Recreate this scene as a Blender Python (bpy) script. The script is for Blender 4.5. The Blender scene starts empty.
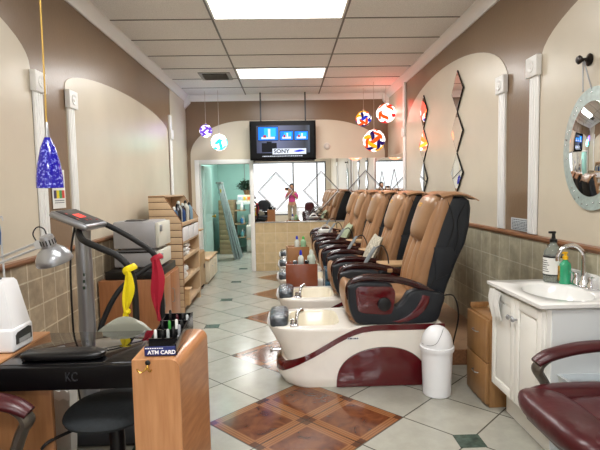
import bpy, bmesh, math, random
from mathutils import Vector, Matrix, noise
random.seed(7)
PI = math.pi
COL = bpy.context.scene.collection

# ------------------------------------------------------------------ materials
def lin(c):
    return tuple(((v/255)/12.92 if v/255 <= .04045 else ((v/255+.055)/1.055)**2.4) for v in c) + (1.0,)
MATS = {}
def mat(name, col, rough=.5, metal=0., spec=.5, var=0., vscale=8., bump=0., bscale=60., coat=0., emit=0., ecol=None, trans=0., alpha=1., ior=1.45, stretch=None, col2=None):
    if name in MATS: return MATS[name]
    m = bpy.data.materials.new(name); m.use_nodes = True
    nt = m.node_tree; N = nt.nodes; L = nt.links
    b = N['Principled BSDF']
    b.inputs['Base Color'].default_value = lin(col)
    b.inputs['Roughness'].default_value = rough
    b.inputs['Metallic'].default_value = metal
    b.inputs['Specular IOR Level'].default_value = spec
    b.inputs['Coat Weight'].default_value = coat
    b.inputs['Coat Roughness'].default_value = .05
    b.inputs['Transmission Weight'].default_value = trans
    b.inputs['Alpha'].default_value = alpha
    b.inputs['IOR'].default_value = ior
    if emit:
        b.inputs['Emission Color'].default_value = lin(ecol or col)
        b.inputs['Emission Strength'].default_value = emit
    tc = N.new('ShaderNodeTexCoord'); mp = N.new('ShaderNodeMapping')
    L.new(tc.outputs['Object'], mp.inputs['Vector'])
    if stretch: mp.inputs['Scale'].default_value = stretch
    n1 = N.new('ShaderNodeTexNoise'); n1.inputs['Scale'].default_value = vscale; n1.inputs['Detail'].default_value = 5
    L.new(mp.outputs[0], n1.inputs['Vector'])
    if var > 0 or col2:
        mx = N.new('ShaderNodeMix'); mx.data_type = 'RGBA'
        c2 = col2 if col2 else tuple(max(0, v*(1-var)) for v in col)
        c1 = col if col2 else tuple(min(255, v*(1+var*.6)) for v in col)
        mx.inputs[6].default_value = lin(c1); mx.inputs[7].default_value = lin(c2)
        r = N.new('ShaderNodeMapRange'); r.inputs[1].default_value = .3; r.inputs[2].default_value = .7
        L.new(n1.outputs['Fac'], r.inputs[0]); L.new(r.outputs[0], mx.inputs[0])
        L.new(mx.outputs[2], b.inputs['Base Color'])
    if bump > 0:
        n2 = N.new('ShaderNodeTexNoise'); n2.inputs['Scale'].default_value = bscale; n2.inputs['Detail'].default_value = 3
        L.new(mp.outputs[0], n2.inputs['Vector'])
        bp = N.new('ShaderNodeBump'); bp.inputs['Strength'].default_value = bump; bp.inputs['Distance'].default_value = .01
        L.new(n2.outputs['Fac'], bp.inputs['Height']); L.new(bp.outputs[0], b.inputs['Normal'])
    MATS[name] = m
    return m

def tilemat(name, c1, c2, grout, size, axes, rough=.4, off=(0, 0), rot=0., gw=.012, mott=.12, bump=.3, sizev=None):
    """square tiles: brick texture laid in the plane given by axes, 'YZ', 'XZ' or 'XY'"""
    if name in MATS: return MATS[name]
    m = bpy.data.materials.new(name); m.use_nodes = True
    nt = m.node_tree; N = nt.nodes; L = nt.links; b = N['Principled BSDF']
    g = N.new('ShaderNodeNewGeometry'); s = N.new('ShaderNodeSeparateXYZ'); c = N.new('ShaderNodeCombineXYZ')
    L.new(g.outputs['Position'], s.inputs[0])
    L.new(s.outputs[axes[0]], c.inputs['X']); L.new(s.outputs[axes[1]], c.inputs['Y'])
    m0 = N.new('ShaderNodeVectorMath'); m0.operation = 'SUBTRACT'; m0.inputs[1].default_value = (off[0], off[1], 0)
    L.new(c.outputs[0], m0.inputs[0])
    mp = N.new('ShaderNodeMapping'); mp.vector_type = 'POINT'; mp.inputs['Rotation'].default_value = (0, 0, rot)
    L.new(m0.outputs[0], mp.inputs['Vector'])
    sv = sizev or size
    br = N.new('ShaderNodeTexBrick'); br.offset = 0; br.offset_frequency = 2; br.squash = 1
    br.inputs['Scale'].default_value = 1; br.inputs['Mortar Size'].default_value = gw*size*.5
    br.inputs['Mortar Smooth'].default_value = .1; br.inputs['Bias'].default_value = 0
    br.inputs['Brick Width'].default_value = size; br.inputs['Row Height'].default_value = sv
    br.inputs['Color1'].default_value = lin(c1); br.inputs['Color2'].default_value = lin(c2); br.inputs['Mortar'].default_value = lin(grout)
    L.new(mp.outputs[0], br.inputs['Vector'])
    n = N.new('ShaderNodeTexNoise'); n.inputs['Scale'].default_value = 9; n.inputs['Detail'].default_value = 7; n.inputs['Roughness'].default_value = .65
    L.new(g.outputs['Position'], n.inputs['Vector'])
    r = N.new('ShaderNodeMapRange'); r.inputs[1].default_value = .3; r.inputs[2].default_value = .7
    r.inputs[3].default_value = 1-mott; r.inputs[4].default_value = 1+mott
    L.new(n.outputs['Fac'], r.inputs[0])
    v = N.new('ShaderNodeVectorMath'); v.operation = 'SCALE'
    L.new(br.outputs['Color'], v.inputs[0]); L.new(r.outputs[0], v.inputs['Scale'])
    L.new(v.outputs[0], b.inputs['Base Color'])
    b.inputs['Roughness'].default_value = rough
    bp = N.new('ShaderNodeBump'); bp.inputs['Strength'].default_value = bump; bp.inputs['Distance'].default_value = .003; bp.invert = True
    L.new(br.outputs['Fac'], bp.inputs['Height']); L.new(bp.outputs[0], b.inputs['Normal'])
    MATS[name] = m
    return m

def emat(name, col, strength):
    if name in MATS: return MATS[name]
    m = bpy.data.materials.new(name); m.use_nodes = True
    b = m.node_tree.nodes['Principled BSDF']
    b.inputs['Base Color'].default_value = (0, 0, 0, 1) if strength > 0 else lin(col)
    b.inputs['Emission Color'].default_value = lin(col); b.inputs['Emission Strength'].default_value = strength; b.inputs['Specular IOR Level'].default_value = .15; b.inputs['Roughness'].default_value = .3
    MATS[name] = m
    return m

def medallion_mat():
    m = bpy.data.materials.new('brown_marble_medallion'); m.use_nodes = True
    nt = m.node_tree; N = nt.nodes; L = nt.links; b = N['Principled BSDF']
    uv = N.new('ShaderNodeTexCoord'); s = N.new('ShaderNodeSeparateXYZ'); L.new(uv.outputs['UV'], s.inputs[0])
    def M(op, a, b_=None, c=None):
        n = N.new('ShaderNodeMath'); n.operation = op
        for i, v in enumerate((a, b_, c)):
            if v is None: continue
            if isinstance(v, (int, float)): n.inputs[i].default_value = v
            else: L.new(v, n.inputs[i])
        return n.outputs[0]
    fu = M('FRACT', s.outputs[0]); fv = M('FRACT', s.outputs[1])
    eu = M('MINIMUM', fu, M('SUBTRACT', 1, fu)); ev = M('MINIMUM', fv, M('SUBTRACT', 1, fv))
    e = M('MINIMUM', eu, ev); mxx = M('MAXIMUM', eu, ev)
    border = M('LESS_THAN', e, .14)
    corner = M('LESS_THAN', mxx, .11)
    grout = M('LESS_THAN', e, .006)
    stripe = M('GREATER_THAN', M('SINE', M('MULTIPLY', e, 150)), .35)
    n = N.new('ShaderNodeTexNoise'); n.inputs['Scale'].default_value = 7; n.inputs['Detail'].default_value = 6; n.inputs['Distortion'].default_value = 1.5
    L.new(uv.outputs['Object'], n.inputs['Vector'])
    r = N.new('ShaderNodeMapRange'); r.inputs[1].default_value = .35; r.inputs[2].default_value = .68; L.new(n.outputs['Fac'], r.inputs[0])
    def mix(f, a, b_):
        x = N.new('ShaderNodeMix'); x.data_type = 'RGBA'
        for i, v in ((0, f), (6, a), (7, b_)):
            if isinstance(v, tuple): x.inputs[i].default_value = lin(v)
            else: L.new(v, x.inputs[i])
        return x.outputs[2]
    inner = mix(r.outputs[0], (84, 42, 24), (122, 72, 42))
    bord = mix(stripe, (146, 98, 62), (120, 76, 46))
    c = mix(border, inner, bord); c = mix(corner, c, (88, 56, 38)); c = mix(grout, c, (60, 50, 42))
    L.new(c, b.inputs['Base Color']); b.inputs['Roughness'].default_value = .13
    b.inputs['Specular IOR Level'].default_value = .6
    return m

def wood(name, c1, c2, rough=.35, axis='Z', scale=9, coat=.1):
    if name in MATS: return MATS[name]
    st = {'Z': (6, 6, .5), 'X': (.5, 6, 6), 'Y': (6, .5, 6)}[axis]
    return mat(name, c1, rough=rough, col2=c2, vscale=scale, stretch=st, coat=coat)

# ------------------------------------------------------------------ mesh builder
def catmull(pts, k=6):
    P = [Vector(p) for p in pts]
    if len(P) < 3 or k < 2: return P
    out = []
    for i in range(len(P)-1):
        p0 = P[max(i-1, 0)]; p1 = P[i]; p2 = P[i+1]; p3 = P[min(i+2, len(P)-1)]
        for j in range(k):
            t = j/k
            out.append(.5*((2*p1)+(-p0+p2)*t+(2*p0-5*p1+4*p2-p3)*t*t+(-p0+3*p1-3*p2+p3)*t**3))
    out.append(P[-1]); return out

class MB:
    def __init__(s): s.bm = bmesh.new(); s.M = Matrix.Identity(4); s.mi = 0
    def _take(s, t):
        t.transform(s.M)
        for f in t.faces: f.material_index = s.mi
        me = bpy.data.meshes.new('tmp'); t.to_mesh(me); t.free()
        s.bm.from_mesh(me); bpy.data.meshes.remove(me); return s
    def box(s, x0, x1, y0, y1, z0, z1, b=0., seg=2):
        t = bmesh.new(); bmesh.ops.create_cube(t, size=1)
        bmesh.ops.scale(t, vec=(abs(x1-x0), abs(y1-y0), abs(z1-z0)), verts=t.verts)
        bmesh.ops.translate(t, vec=((x0+x1)/2, (y0+y1)/2, (z0+z1)/2), verts=t.verts)
        if b > 0: bmesh.ops.bevel(t, geom=t.edges[:], offset=b, segments=seg, affect='EDGES', profile=.5)
        return s._take(t)
    def prism(s, pts, axis, a0, a1, b=0., seg=2):
        t = bmesh.new()
        mk = {'y': lambda p, a: (p[0], a, p[1]), 'x': lambda p, a: (a, p[0], p[1]), 'z': lambda p, a: (p[0], p[1], a)}[axis]
        A = [t.verts.new(mk(p, a0)) for p in pts]; B = [t.verts.new(mk(p, a1)) for p in pts]
        n = len(pts); f1 = t.faces.new(A); f2 = t.faces.new(B[::-1])
        for i in range(n): t.faces.new((A[i], B[i], B[(i+1) % n], A[(i+1) % n]))
        bmesh.ops.recalc_face_normals(t, faces=t.faces[:])
        if b > 0:
            ed = list(set(f1.edges[:]+f2.edges[:]))
            bmesh.ops.bevel(t, geom=ed, offset=b, segments=seg, affect='EDGES', profile=.5)
        return s._take(t)
    def loft(s, rings, cap=True, closed=True):
        t = bmesh.new(); R = [[t.verts.new(p) for p in r] for r in rings]
        for a, b in zip(R[:-1], R[1:]):
            n = len(a)
            for i in range(n if closed else n-1):
                t.faces.new((a[i], a[(i+1) % n], b[(i+1) % n], b[i]))
        if cap and closed: t.faces.new(R[0][::-1]); t.faces.new(R[-1])
        bmesh.ops.recalc_face_normals(t, faces=t.faces[:])
        return s._take(t)
    def tube(s, pts, r, n=10, k=6, flat=None, cap=True, up=None):
        P = catmull(pts, k); rings = []
        m = len(P)
        if isinstance(r, (list, tuple)):
            rr = []
            for i in range(m):
                u = i/(m-1)*(len(r)-1); j = min(int(u), len(r)-2); rr.append(r[j]+(r[j+1]-r[j])*(u-j))
        else: rr = [r]*m
        T = [(P[min(i+1, m-1)]-P[max(i-1, 0)]).normalized() for i in range(m)]
        u = Vector(up) if up else (Vector((0, 0, 1)) if abs(T[0].z) < .9 else Vector((0, 1, 0)))
        for i in range(m):
            u = Vector(up) if up else u
            u = (u-T[i]*u.dot(T[i])).normalized(); v = T[i].cross(u)
            fa, fb = flat or (1, 1)
            rings.append([P[i]+rr[i]*(u*math.cos(a)*fa+v*math.sin(a)*fb) for a in [2*PI*j/n for j in range(n)]])
        return s.loft(rings, cap)
    def cyl(s, p0, p1, r0, r1=None, n=18):
        return s.tube([p0, p1], [r0, r0 if r1 is None else r1], n=n, k=1)
    def lathe(s, prof, c=(0, 0, 0), n=28, sx=1, sy=1):
        rings = [[(c[0]+r*sx*math.cos(2*PI*j/n), c[1]+r*sy*math.sin(2*PI*j/n), c[2]+z) for j in range(n)] for r, z in prof]
        return s.loft(rings, True)
    def ell(s, c, rx, ry, rz, e=1., n=24, m=14):
        """superellipsoid: e=1 ellipsoid, smaller e boxier"""
        def p(v, k): return math.copysign(abs(v)**k, v)
        rings = []
        for i in range(m+1):
            ph = -PI/2+PI*i/m; ph = max(-PI/2+.02, min(PI/2-.02, ph))
            rings.append([(c[0]+rx*p(math.cos(ph), e)*p(math.cos(2*PI*j/n), e), c[1]+ry*p(math.cos(ph), e)*p(math.sin(2*PI*j/n), e), c[2]+rz*p(math.sin(ph), e)) for j in range(n)])
        return s.loft(rings, True)
    def grid(s, fn, nu, nv, thick=0.):
        t = bmesh.new(); V = [[t.verts.new(fn(i/nu, j/nv)) for j in range(nv+1)] for i in range(nu+1)]
        for i in range(nu):
            for j in range(nv): t.faces.new((V[i][j], V[i+1][j], V[i+1][j+1], V[i][j+1]))
        if thick: bmesh.ops.recalc_face_normals(t, faces=t.faces[:]); bmesh.ops.solidify(t, geom=t.faces[:], thickness=thick)
        return s._take(t)
    def build(s, name, m, parent=None, origin=(0, 0, 0), ang=40, kind=None):
        me = bpy.data.meshes.new(name); o = Vector(origin)
        if parent is not None: o = Vector(parent['_o'])
        s.bm.transform(Matrix.Translation(-o)); bmesh.ops.recalc_face_normals(s.bm, faces=s.bm.faces[:]) if False else None
        s.bm.to_mesh(me); s.bm.free()
        for mm in (m if isinstance(m, (list, tuple)) else [m]): me.materials.append(mm)
        me.polygons.foreach_set('use_smooth', [True]*len(me.polygons)); me.set_sharp_from_angle(angle=math.radians(ang))
        ob = bpy.data.objects.new(name, me); COL.objects.link(ob); ob['_o'] = tuple(o)
        if parent is not None: ob.parent = parent
        else: ob.location = o
        if kind: ob['kind'] = kind
        return ob

def thing(name, loc, label, cat, group=None):
    o = bpy.data.objects.new(name, None); COL.objects.link(o); o.location = loc; o['_o'] = tuple(loc)
    o.empty_display_size = .05; o['label'] = label; o['category'] = cat
    if group: o['group'] = group
    return o
def tag(o, label, cat, group=None):
    o['label'] = label; o['category'] = cat
    if group: o['group'] = group
    return o
def children(o): return [c for c in bpy.data.objects if c.parent == o]
def copy_tree(o, parent=None, delta=None, label=None):
    c = o.copy(); COL.objects.link(c)
    if parent is not None: c.parent = parent
    if delta is not None: c.location = Vector(o.location)+Vector(delta)
    if label: c['label'] = label
    for ch in children(o): copy_tree(ch, c)
    return c

def lettering(text, size, loc, rot, m, parent, name='lettering', extrude=.0006, sx=1., bold=0.):
    cu = bpy.data.curves.new('txt', 'FONT'); cu.body = text; cu.size = size; cu.align_x = 'CENTER'; cu.align_y = 'CENTER'
    cu.extrude = extrude; cu.offset = bold
    o = bpy.data.objects.new('txt', cu); COL.objects.link(o); bpy.context.view_layer.update()
    me = bpy.data.meshes.new_from_object(o.evaluated_get(bpy.context.evaluated_depsgraph_get()))
    bpy.data.objects.remove(o)
    me.transform(Matrix.Translation(Vector(loc)-Vector(parent['_o'])) @ Matrix.Rotation(rot[2], 4, 'Z') @ Matrix.Rotation(rot[0], 4, 'X') @ Matrix.Diagonal((sx, 1, 1, 1)))
    me.materials.clear(); me.materials.append(m); me.name = name
    ob = bpy.data.objects.new(name, me); COL.objects.link(ob); ob.parent = parent; ob['_o'] = parent['_o']
    return ob

# ------------------------------------------------------------------ shared materials
WHITE = mat('white_paint', (240, 240, 238), rough=.4)
BEIGE = mat('beige_wall_paint', (208, 198, 179), rough=.3, var=.04, vscale=1.5, bump=.05, bscale=90)
BROWN = mat('brown_wall_paint', (130, 107, 84), rough=.28, var=.06, vscale=1.5, bump=.1, bscale=45)
BACKBEIGE = mat('pale_beige_paint', (214, 202, 182), rough=.4, var=.03, vscale=1.5)
TEAL = mat('teal_paint', (158, 198, 188), rough=.45, var=.05, vscale=1.5)
GREYWALL = mat('grey_green_paint', (140, 148, 142), rough=.5, var=.05)
CHROME = mat('chrome', (225, 225, 228), rough=.08, metal=1)
STEEL = mat('brushed_steel', (170, 172, 176), rough=.3, metal=.9)
SILVER = mat('silver_paint', (160, 162, 166), rough=.28, metal=.7)
BLACKP = mat('black_plastic', (18, 18, 20), rough=.35)
BLACKG = mat('black_gloss', (9, 9, 11), rough=.05, coat=.6)
BLACKF = mat('black_fabric', (36, 40, 43), rough=.85, var=.15, vscale=60, bump=.3, bscale=300)
BLACKL = mat('black_leatherette', (22, 27, 34), rough=.5, bump=.25, bscale=14)
TANL = mat('tan_leather', (160, 120, 86), rough=.33, var=.07, vscale=6, bump=.22, bscale=18)
TAND = mat('tan_leather_pillow', (156, 120, 88), rough=.3, var=.06, vscale=6, bump=.18, bscale=22)
MAROON = mat('maroon_gloss_lacquer', (84, 10, 18), rough=.12, coat=.6)
MAHOG = mat('mahogany_arm_lacquer', (46, 10, 12), rough=.13, coat=.7)
CREAM = mat('pearl_cream_shell', (236, 231, 222), rough=.18, coat=.4, var=.02)
BASIN = mat('basin_cream', (230, 222, 202), rough=.2, coat=.3)
OAK = wood('light_oak_laminate', (196, 144, 100), (176, 122, 80), axis='Z')
OAKX = wood('oak_laminate_flat', (196, 144, 100), (176, 124, 82), axis='Y')
CAB = wood('brown_laminate', (172, 116, 76), (150, 98, 62), axis='Z')
MAPLE = wood('pale_maple_laminate', (206, 170, 124), (190, 152, 108), axis='X')
RAILW = wood('stained_rail_wood', (146, 102, 70), (118, 78, 52), axis='Y')
BURG = mat('burgundy_leather', (70, 24, 28), rough=.33, var=.12, vscale=5, bump=.35, bscale=12)
PLWHITE = mat('white_plastic', (232, 233, 236), rough=.3)
MIRROR = mat('mirror_glass', (236, 238, 238), rough=.0, metal=1)
PAPER = mat('paper_white', (228, 228, 224), rough=.7)
CLEARP = mat('clear_plastic', (225, 232, 232), rough=.1, trans=.85, ior=1.2)
WRAP = mat('plastic_wrap', (74, 80, 86), rough=.12, var=.5, vscale=18, bump=.9, bscale=25)

# ------------------------------------------------------------------ room
XL, XR, YB, YF, H = -1.72, 1.78, 8.45, -2.6, 3.06
FX, FY, FD = .09, 2.91, .305
fl = MB(); fl.box(XL-.1, XR+.1, YF-.1, 12.2, -.1, 0)
floor = fl.build('floor', tilemat('grey_stone_floor_tile', (170, 168, 157), (160, 160, 151), (84, 80, 72), FD*math.sqrt(2), 'XY', rough=.2, off=(FX, FY), rot=PI/4, gw=.022, mott=.09), kind='structure')
MED = medallion_mat(); GREEN = mat('green_marble_inset', (70, 86, 78), rough=.2, var=.3, vscale=20)
DK = mat('dark_grout', (70, 62, 54), rough=.6)
for k in range(-2, 5):
    cy = FY+4*FD*k; d = 2*FD-.004
    m = MB(); m.prism([(FX-d, cy), (FX, cy-d), (FX+d, cy), (FX, cy+d)], 'z', .0, .0012)
    o = m.build('tile_medallion', MED, floor, ang=20)
    uvl = o.data.uv_layers.new(name='UVMap')
    for lo in o.data.loops:
        co = o.data.vertices[lo.vertex_index].co
        a = ((co.x-FX)+(co.y-cy))/(2*FD)+1; b = ((co.y-cy)-(co.x-FX))/(2*FD)+1
        uvl.data[lo.index].uv = (min(1.9999, max(.0001, a)), min(1.9999, max(.0001, b)))
    o['kind'] = 'structure'
    for sx in (-3, 3):
        x = FX+sx*FD; y = FY+FD*(3+4*k)
        m = MB(); m.box(x-.075, x+.075, y-.07, y+.07, 0, .0014)
        m.build('tile_inset', GREEN, floor, kind='structure')

# raised tiled platform behind the chairs
m = MB(); m.box(1.16, XR, 3.78, YB, 0, .115)
pf = m.build('trim_1', tilemat('brown_plank_tile', (150, 118, 90), (136, 106, 80), (98, 78, 60), .3, 'XY', rough=.35, rot=PI/4), kind='structure')
m = MB(); m.box(1.16, XR, 3.755, 3.779, 0, .125, .004); m.build('edge_board', RAILW, pf)

def arch_pts(y0, y1, zs, zp, zb, n=28):
    """flattened arch from (y0,zs) up to zp and down to (y1,zs)"""
    pts = [(y0, zb), (y1, zb)]
    for i in range(n+1):
        t = PI*i/n; c = (y0+y1)/2; pts.append((c+(y1-y0)/2*math.cos(t), zs+(zp-zs)*abs(math.sin(t))**.95))
    return pts
WT_L = tilemat('stone_wainscot_left', (170, 154, 130), (146, 131, 110), (204, 194, 170), .183, 'YZ', rough=.45, off=(3.163, .685), gw=.06, mott=.3)
WT_R = tilemat('stone_wainscot_right', (164, 158, 136), (148, 140, 118), (188, 184, 166), .183, 'YZ', rough=.45, off=(3.42, .64), gw=.045, mott=.28, sizev=.2)
WT_B = tilemat('stone_wainscot_back', (206, 186, 146), (190, 168, 128), (216, 202, 172), .205, 'XZ', rough=.45, off=(-.421, .315), gw=.035, mott=.12, sizev=.177)
def side_wall(name, X, s, base_rail, WT, zp2):
    # s=+1: room is toward +x (left wall), -1: right wall
    m = MB(); m.box(X-.1*s, X, YF-.1, YB+.1, 0, H+.05)
    w = m.build(name, BROWN, kind='structure')
    for (y0, y1, zs, zp) in ((-2.5, -.4, 2.3, 2.72), (.2, 3.37, 2.29, 2.66), (3.88, 7.15, 2.28, zp2)):
        m = MB(); m.prism(arch_pts(y0, y1, zs, zp, base_rail), 'x', X, X+.004*s); m.build('arch_panel', BEIGE, w, kind='structure')
    m = MB(); m.box(X, X+.005*s, 7.34, YB, base_rail, H); m.build('beige_panel', BEIGE, w, kind='structure')
    m = MB(); m.box(X, X+.012*s, YF, YB, 0, base_rail-.01); m.build('tile_wainscot', WT, w, kind='structure')
    return w
wl = side_wall('wall_left', XL, 1, 1.0, WT_L, 2.49)
wr = side_wall('wall_right', XR, -1, 1.06, WT_R, 2.755)
ntrim = [2]
def trim(mb, material):
    o = mb.build('trim_%d' % ntrim[0], material, kind='structure'); ntrim[0] += 1; return o
for X, s, z in ((XL, 1, 1.005), (XR, -1, 1.06)):
    m = MB(); pts = [(X, z-.022), (X+.022*s, z-.018), (X+.034*s, z), (X+.03*s, z+.016), (X+.012*s, z+.022), (X, z+.022)]
    m.prism(pts, 'y', YF, 7.2 if s < 0 else YB-.35); trim(m, RAILW)
# fluted strips with rosette blocks
def strip(X, s, yc, w, ztop, z0, bw=.15):
    m = MB()
    m.box(X+.004*s, X+.022*s, yc-w/2, yc+w/2, z0, ztop, .003)
    for k in range(3): y = yc-w*.28+k*w*.28; m.box(X+.02*s, X+.028*s, y-w*.09, y+w*.09, z0, ztop, .004)
    t = trim(m, WHITE)
    m = MB(); m.box(X+.004*s, X+.045*s, yc-bw/2, yc+bw/2, ztop-.02, ztop+.12, .005)
    m.M = Matrix.Translation((X+.045*s, yc, ztop+.05)) @ Matrix.Rotation(PI/2*s, 4, 'Y')
    m.lathe([(.001, .006), (.012, .008), (.02, .002), (.03, .006), (.04, .007), (.044, .0)], (0, 0, 0), n=20)
    m.build('rosette_block', WHITE, t, kind='structure')
strip(XL, 1, 3.43, .115, 2.16, 1.03); strip(XL, 1, 3.94, .105, 2.13, 1.03); strip(XL, 1, 7.26, .12, 2.22, 1.03, .15)
strip(XR, -1, 3.43, .115, 2.22, 1.085); strip(XR, -1, 3.94, .115, 2.2, 1.085); strip(XR, -1, 7.22, .12, 2.2, 1.085, .13)
strip(XR, -1, .1, .115, 2.2, 1.085); strip(XL, 1, .1, .115, 2.16, 1.03)
m = MB(); m.box(XR-.03, XR, 7.16, 7.27, 2.32, 2.97, .004); trim(m, WHITE)
m = MB(); m.box(XL, XL+.03, 7.2, 7.31, 2.34, 2.55, .004); trim(m, WHITE)
# crown moulding
cp = [(0, 2.955), (.018, 2.955), (.024, 2.975), (.06, 3.02), (.075, 3.03), (.085, 3.045), (.085, H), (0, H)]
for X, s in ((XL, 1), (XR, -1)):
    m = MB(); m.prism([(X+a*s, z) for a, z in cp], 'y', YF, YB); trim(m, WHITE)
m = MB(); m.prism([(YB-a*.45, z) for a, z in cp], 'x', XL, XR); trim(m, WHITE)
for X, s in ((XL, 1), (XR, -1)):
    m = MB(); m.box(X+.003*s, X+.1*s, YB-.1, YB-.003, 2.93, H-.003, .004); m.prism([(X+.003*s, 2.93), (X+.1*s, 2.93), (X+.003*s, 2.83)], 'y', YB-.1, YB-.003); trim(m, WHITE)

# back wall with doorway
DX0, DX1, DZ = -1.515, -.635, 1.885
m = MB()
m.box(XL-.1, DX0, YB, YB+.12, 0, H+.05); m.box(DX1, XR+.1, YB, YB+.12, 0, H+.05); m.box(DX0, DX1, YB, YB+.12, DZ, H+.05)
wb = m.build('wall_back', BROWN, kind='structure')
n = 26; ap = [(1.78, 1.95), (-.575, 1.95), (-1.66, 1.95)]
ap = [(-1.655, 1.93)]+[(-1.655+.95*(1-math.cos(PI/2*i/n)), 2.03+.59*math.sin(PI/2*i/n)) for i in range(n+1)]
ap += [(.62+1.1*math.sin(PI/2*i/n), 2.03+.59*math.cos(PI/2*i/n)) for i in range(n+1)]+[(1.72, 1.93)]
m = MB(); m.prism(ap, 'y', YB-.004, YB); m.build('arch_panel', BACKBEIGE, wb, kind='structure')
m = MB(); m.box(-1.655, -1.515, YB-.004, YB, 0, 1.93); m.build('beige_panel', BACKBEIGE, wb, kind='structure')
m = MB(); m.box(-.57, XR, YB-.012, YB, 0, .845); m.build('tile_wainscot', WT_B, wb, kind='structure')
m = MB(); m.box(-.575, XR, YB-.022, YB, .845, .866, .003); trim(m, mat('mirror_channel', (200, 200, 196), rough=.25, metal=.6))
# door frame
m = MB()
m.box(DX0-.075, DX0, YB-.02, YB+.02, 0, DZ+.075, .004); m.box(DX1, DX1+.06, YB-.02, YB+.02, 0, DZ+.075, .004); m.box(DX0, DX1, YB-.02, YB+.02, DZ, DZ+.075, .004)
m.box(DX0, DX0+.015, YB+.02, YB+.12, 0, DZ); m.box(DX1-.015, DX1, YB+.02, YB+.12, 0, DZ)
trim(m, WHITE)
# back mirror and its wrap onto the right wall (part of the wall surface)
bmr = MB(); bmr.box(-.573, XR-.008, YB-.010, YB-.004, .868, 1.948)
bm_ = bmr.build('wall_mirror', MIRROR, origin=(0, YB, .868)); tag(bm_, 'long frameless wall mirror with three etched diamonds on the back wall', 'mirror')
ETCH = mat('etched_groove', (70, 71, 74), rough=.5); ETCHW = mat('etched_bevel', (190, 192, 194), rough=.4)
for cx in (-.19, .6, 1.38):
    for hw, hh, t in ((.315, .335, .0095), (.29, .308, .009)):
        m = MB(); cz = 1.395; c = [(cx-hw, cz), (cx, cz+hh), (cx+hw, cz), (cx, cz-hh)]
        for i in range(4):
            a, b = c[i], c[(i+1) % 4]; m.tube([(a[0], YB-.0102, a[1]), (b[0], YB-.0102, b[1])], t, n=4, k=1, flat=(1, 1), up=(0, 1, 0)) if False else m.cyl((a[0], YB-.0105, a[1]), (b[0], YB-.0105, b[1]), t*.7, n=5)
        m.build('etched_diamond', ETCH if hw > .3 else ETCHW, bm_)
m = MB(); m.box(XR-.012, XR-.005, 7.3, YB-.012, .868, 1.948)
bm2 = m.build('side_wall_mirror', MIRROR, origin=(XR, 7.8, .868)); tag(bm2, 'narrow frameless mirror on the right wall meeting the back mirror at the corner', 'mirror')
m = MB(); c = [(7.62, 1.395), (7.93, 1.73), (8.24, 1.395), (7.93, 1.06)]
for i in range(4): a, b = c[i], c[(i+1) % 4]; m.cyl((XR-.0125, a[0], a[1]), (XR-.0125, b[0], b[1]), .006, n=5)
m.build('etched_diamond', ETCH, bm2)

# ceiling
cm = mat('speckled_ceiling_tile', (238, 237, 235), rough=.9, var=.07, vscale=120, bump=.5, bscale=160)
m = MB(); m.box(XL-.1, XR+.1, YF-.1, YB+.15, H, H+.08); ceil = m.build('ceiling', cm, kind='structure')
GRID = mat('ceiling_grid_paint', (120, 118, 114), rough=.5)
m = MB()
Y0 = 4.725
ys = [Y0+.621*k for k in range(-12, 7)]
for y in ys: m.box(XL, XR, y-.007, y+.007, H-.006, H)
for x in (-.675, .58): m.box(x-.009, x+.009, YF, YB, H-.007, H)
m.build('ceiling_grid', GRID, ceil)
LIGHTP = emat('light_diffuser', (255, 250, 240), 5.5)
for k, (y, side) in enumerate([(Y0, 'front'), (Y0+4*.621, 'rear'), (Y0-5*.621, 'x'), (Y0-9*.621, 'y')]):
    lab = ['large glowing ceiling light panel nearest the camera, top edge out of view', 'glowing ceiling light panel in front of the television', 'glowing ceiling light panel above the front seats, behind the camera', 'glowing ceiling light panel by the shop window, behind the camera'][k]
    t = thing('ceiling_light', (-.05, y-.31, H), lab, 'ceiling light', 'ceiling light panels')
    x0, x1, y0, y1 = -.663, .568, y-.609, y-.012
    m = MB()
    m.box(x0, x1, y0, y0+.02, H-.012, H); m.box(x0, x1, y1-.02, y1, H-.012, H); m.box(x0, x0+.02, y0, y1, H-.012, H); m.box(x1-.02, x1, y0, y1, H-.012, H)
    m.build('frame', WHITE, t)
    m = MB(); m.box(x0+.02, x1-.02, y0+.02, y1-.02, H-.009, H-.002); m.build('diffuser', LIGHTP, t)
t = thing('air_vent', (-.98, 7.03, H), 'grey louvred air vent in the ceiling left of the rear light panel', 'vent')
m = MB(); m.box(-1.2, -.76, 6.82, 7.26, H-.01, H); m.build('frame', mat('vent_grey', (150, 150, 146), rough=.5), t)
m = MB(); m.box(-1.15, -.81, 6.87, 7.21, H-.012, H-.01); m.build('backing', mat('vent_dark', (28, 30, 30), rough=.8), t)
for s in range(8):
    m = MB(); y = 6.89+s*.043
    m.M = Matrix.Translation((0, y, H-.018)) @ Matrix.Rotation(.6, 4, 'X'); m.box(-1.15, -.81, -.012, .012, -.0015, .0015); m.build('slat', MATS['vent_grey'], t)

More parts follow.
